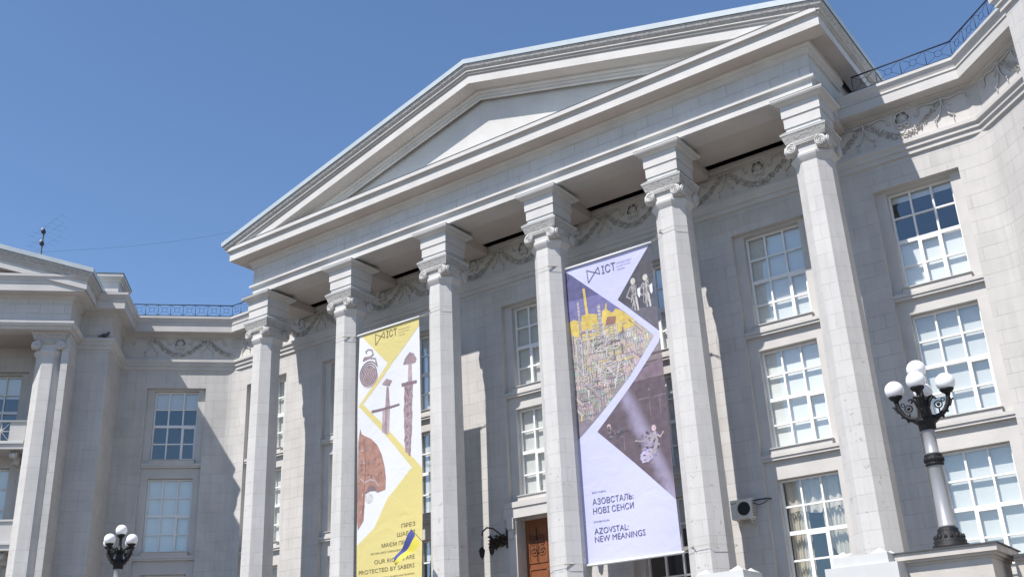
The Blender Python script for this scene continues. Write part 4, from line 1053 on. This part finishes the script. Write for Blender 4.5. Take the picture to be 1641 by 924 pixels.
def lat(x0, x1, z0, z1, n):
    bn.line([(x0, z0), (x0, z1)], .025, 'pipew', 4); bn.line([(x1, z0), (x1, z1)], .025, 'pipew', 4)
    for k in range(n):
        za, zb = z0+(z1-z0)*k/n, z0+(z1-z0)*(k+1)/n
        bn.line([(x0, za), (x1, zb)], .018, 'pipew', 4.2); bn.line([(x1, za), (x0, zb)], .018, 'pipew', 4.3); bn.line([(x0, zb), (x1, zb)], .02, 'pipew', 4)
lat(-7.7, -7.3, 12.2, 12.95, 4); lat(-7.25, -6.85, 12.3, 12.8, 3); lat(-8.3, -8.12, 11.2, 12.6, 6)
# generic linear face among the pipework
for q in (ell(-7.22, 11.95, .5, .62, 200, 340), ell(-7.47, 12.12, .15, .06), ell(-6.98, 12.1, .15, .06), ell(-7.24, 11.62, .16, .05)): bn.line(q, .03, 'pipew', 4.5)
bn.line([(-7.25, 12.15), (-7.3, 11.85), (-7.2, 11.78), (-7.12, 11.85)], .03, 'pipew', 4.5); bn.line([(-7.68, 12.28), (-7.4, 12.32)], .05, 'pdk', 4.4); bn.line([(-7.08, 12.3), (-6.8, 12.26)], .05, 'pdk', 4.4)
for k in range(7): bn.line([(-7.72+.02*k, 11.7-.1*k), (-7.6+.05*k, 11.6-.1*k), (-7.6+.05*k, 11.4-.1*k)], .025, 'pipew', 4.4)
for k in range(7): bn.line([(-6.75-.03*k, 11.65-.1*k), (-6.9-.03*k, 11.6-.1*k), (-6.9-.03*k, 11.4-.1*k)], .025, 'pipew', 4.4)
bn.part('industrial_print', t)
bn.poly([(-5.44, 14.97), (-6.73, 13.55), (-5.38, 12.2), (-5.36, 14.97)], 'dark1', 1)
bn.poly([(-6.5, 13.32), (-6.15, 13.10), (-5.38, 12.95), (-5.36, 12.3), (-5.40, 12.2)], 'dark2', 1.4)
for cx, cz in ((-6.12, 13.55), (-5.68, 13.55)):
    bn.poly(ell(cx, cz+.43, .09, .11, n=10), 'metalp', 2); bn.poly(rough_poly([(cx-.12, cz+.3), (cx+.12, cz+.32), (cx+.08, cz-.15), (cx-.09, cz-.1)], rg, .02), 'pdk', 2)
    bn.line([(cx-.12, cz+.25), (cx-.28, cz), (cx-.15, cz-.1)], .045, 'pipe2', 2.2); bn.line([(cx-.05, cz-.1), (cx-.02, cz-.5)], .06, 'pipe2', 2.2); bn.line([(cx+.06, cz-.1), (cx+.09, cz-.52)], .06, 'metalp', 2.2)
    bn.poly([(cx+.12, cz+.14), (cx+.22, cz+.18), (cx+.22, cz-.08), (cx+.17, cz-.16), (cx+.12, cz-.05)], 'bwhite', 2.6)
    for k in range(14): bn.line([(cx+rg.uniform(-.15, .12), cz+rg.uniform(-.45, .4)) for _ in range(2)], .014, rg.choice(('metalp', 'pipew')), 2.8)
LOW = [(-5.37, 12.0), (-5.45, 11.85), (-7.82, 9.6), (-5.40, 7.22), (-5.36, 7.22)]
bn.poly(LOW, 'mauve', 1)
bn.poly([(-6.15, 11.18), (-5.37, 11.4), (-5.37, 10.9), (-6.45, 10.85)], 'mauve2', 1.3)
for x in (-5.62, -5.98): bn.line([(x, 10.2), (x, 9.75)], .03, 'mauve2', 1.4)
bn.line([(-7.45, 9.5), (-7.2, 9.42), (-6.8, 9.46)], .07, 'dark1', 1.6); bn.poly(ell(-7.42, 9.68, .07, .09, n=10), 'skin', 2); bn.poly([(-7.5, 9.58), (-7.3, 9.58), (-7.28, 9.3), (-7.45, 9.28)], 'dark2', 1.9)
bn.line([(-6.95, 9.3), (-6.95, 8.9)], .03, 'mauve2', 1.8)
bn.poly(rough_poly(ell(-5.92, 9.36, .085, .10, n=8), rg, .012, 2), 'skin', 2.5)
bn.poly(rough_poly([(-6.06, 9.24), (-5.86, 9.26), (-5.80, 8.98), (-5.93, 8.6), (-6.12, 8.64), (-6.10, 8.95)], rg, .02), 'pipe2', 2.3); bn.line([(-6.03, 9.18), (-6.32, 9.04), (-6.58, 9.1)], .05, 'pipe2', 2.4); bn.line([(-5.86, 9.18), (-5.72, 9.06), (-5.60, 9.18)], .05, 'brz3', 2.4)
bn.poly(rough_poly([(-6.46, 8.66), (-6.28, 8.84), (-6.06, 8.80), (-6.05, 8.5), (-6.22, 8.40), (-6.42, 8.42)], rg, .03), 'beam2', 2.4)
for k in range(46):
    x, z = rg.uniform(-6.5, -5.75), rg.uniform(8.35, 9.3); bn.poly(rough_poly(ell(x, z, rg.uniform(.02, .06), rg.uniform(.015, .05), n=5), rg, .01, 2), rg.choice(('dark1', 'dark2', 'brz3', 'mauve2', 'pipe2', 'sky2')), 2.7+rg.random()*.2) if (x+6.1)**2/.14+(z-8.85)**2/.25 < 1 else None
for k in range(26):
    x, z = rg.uniform(-7.5, -7.0), rg.uniform(9.3, 9.7); bn.poly(rough_poly(ell(x, z, rg.uniform(.02, .07), rg.uniform(.02, .05), n=5), rg, .01, 2), rg.choice(('dark1', 'dark2', 'mauve2')), 2.7+rg.random()*.2)
bn.part('photo_print', t)
logo(-7.70, 14.78, 1.0, .42, 'ink')
for k, s_ in enumerate(('Національний', 'музей історії', 'України')): bn.text(s_, -6.64, 14.70-.105*k, .06, 'inkg', 3); bn.part('lettering', t)
for s_, z, h_, w_ in (('ВИСТАВКА', 7.78, .055, .45), ('АЗОВСТАЛЬ:', 7.45, .18, 1.34), ('НОВІ СЕНСИ', 7.18, .18, 1.33), ('EXHIBITION', 6.93, .055, .5), ('AZOVSTAL:', 6.60, .18, 1.12), ('NEW MEANINGS', 6.37, .18, 1.66)): bn.text(s_, -8.12, z, h_, 'ink', 3, 'LEFT', w_); bn.part('lettering', t)
poles(t, X0, X1, Z1, Z0, COLX[3], COLX[4])
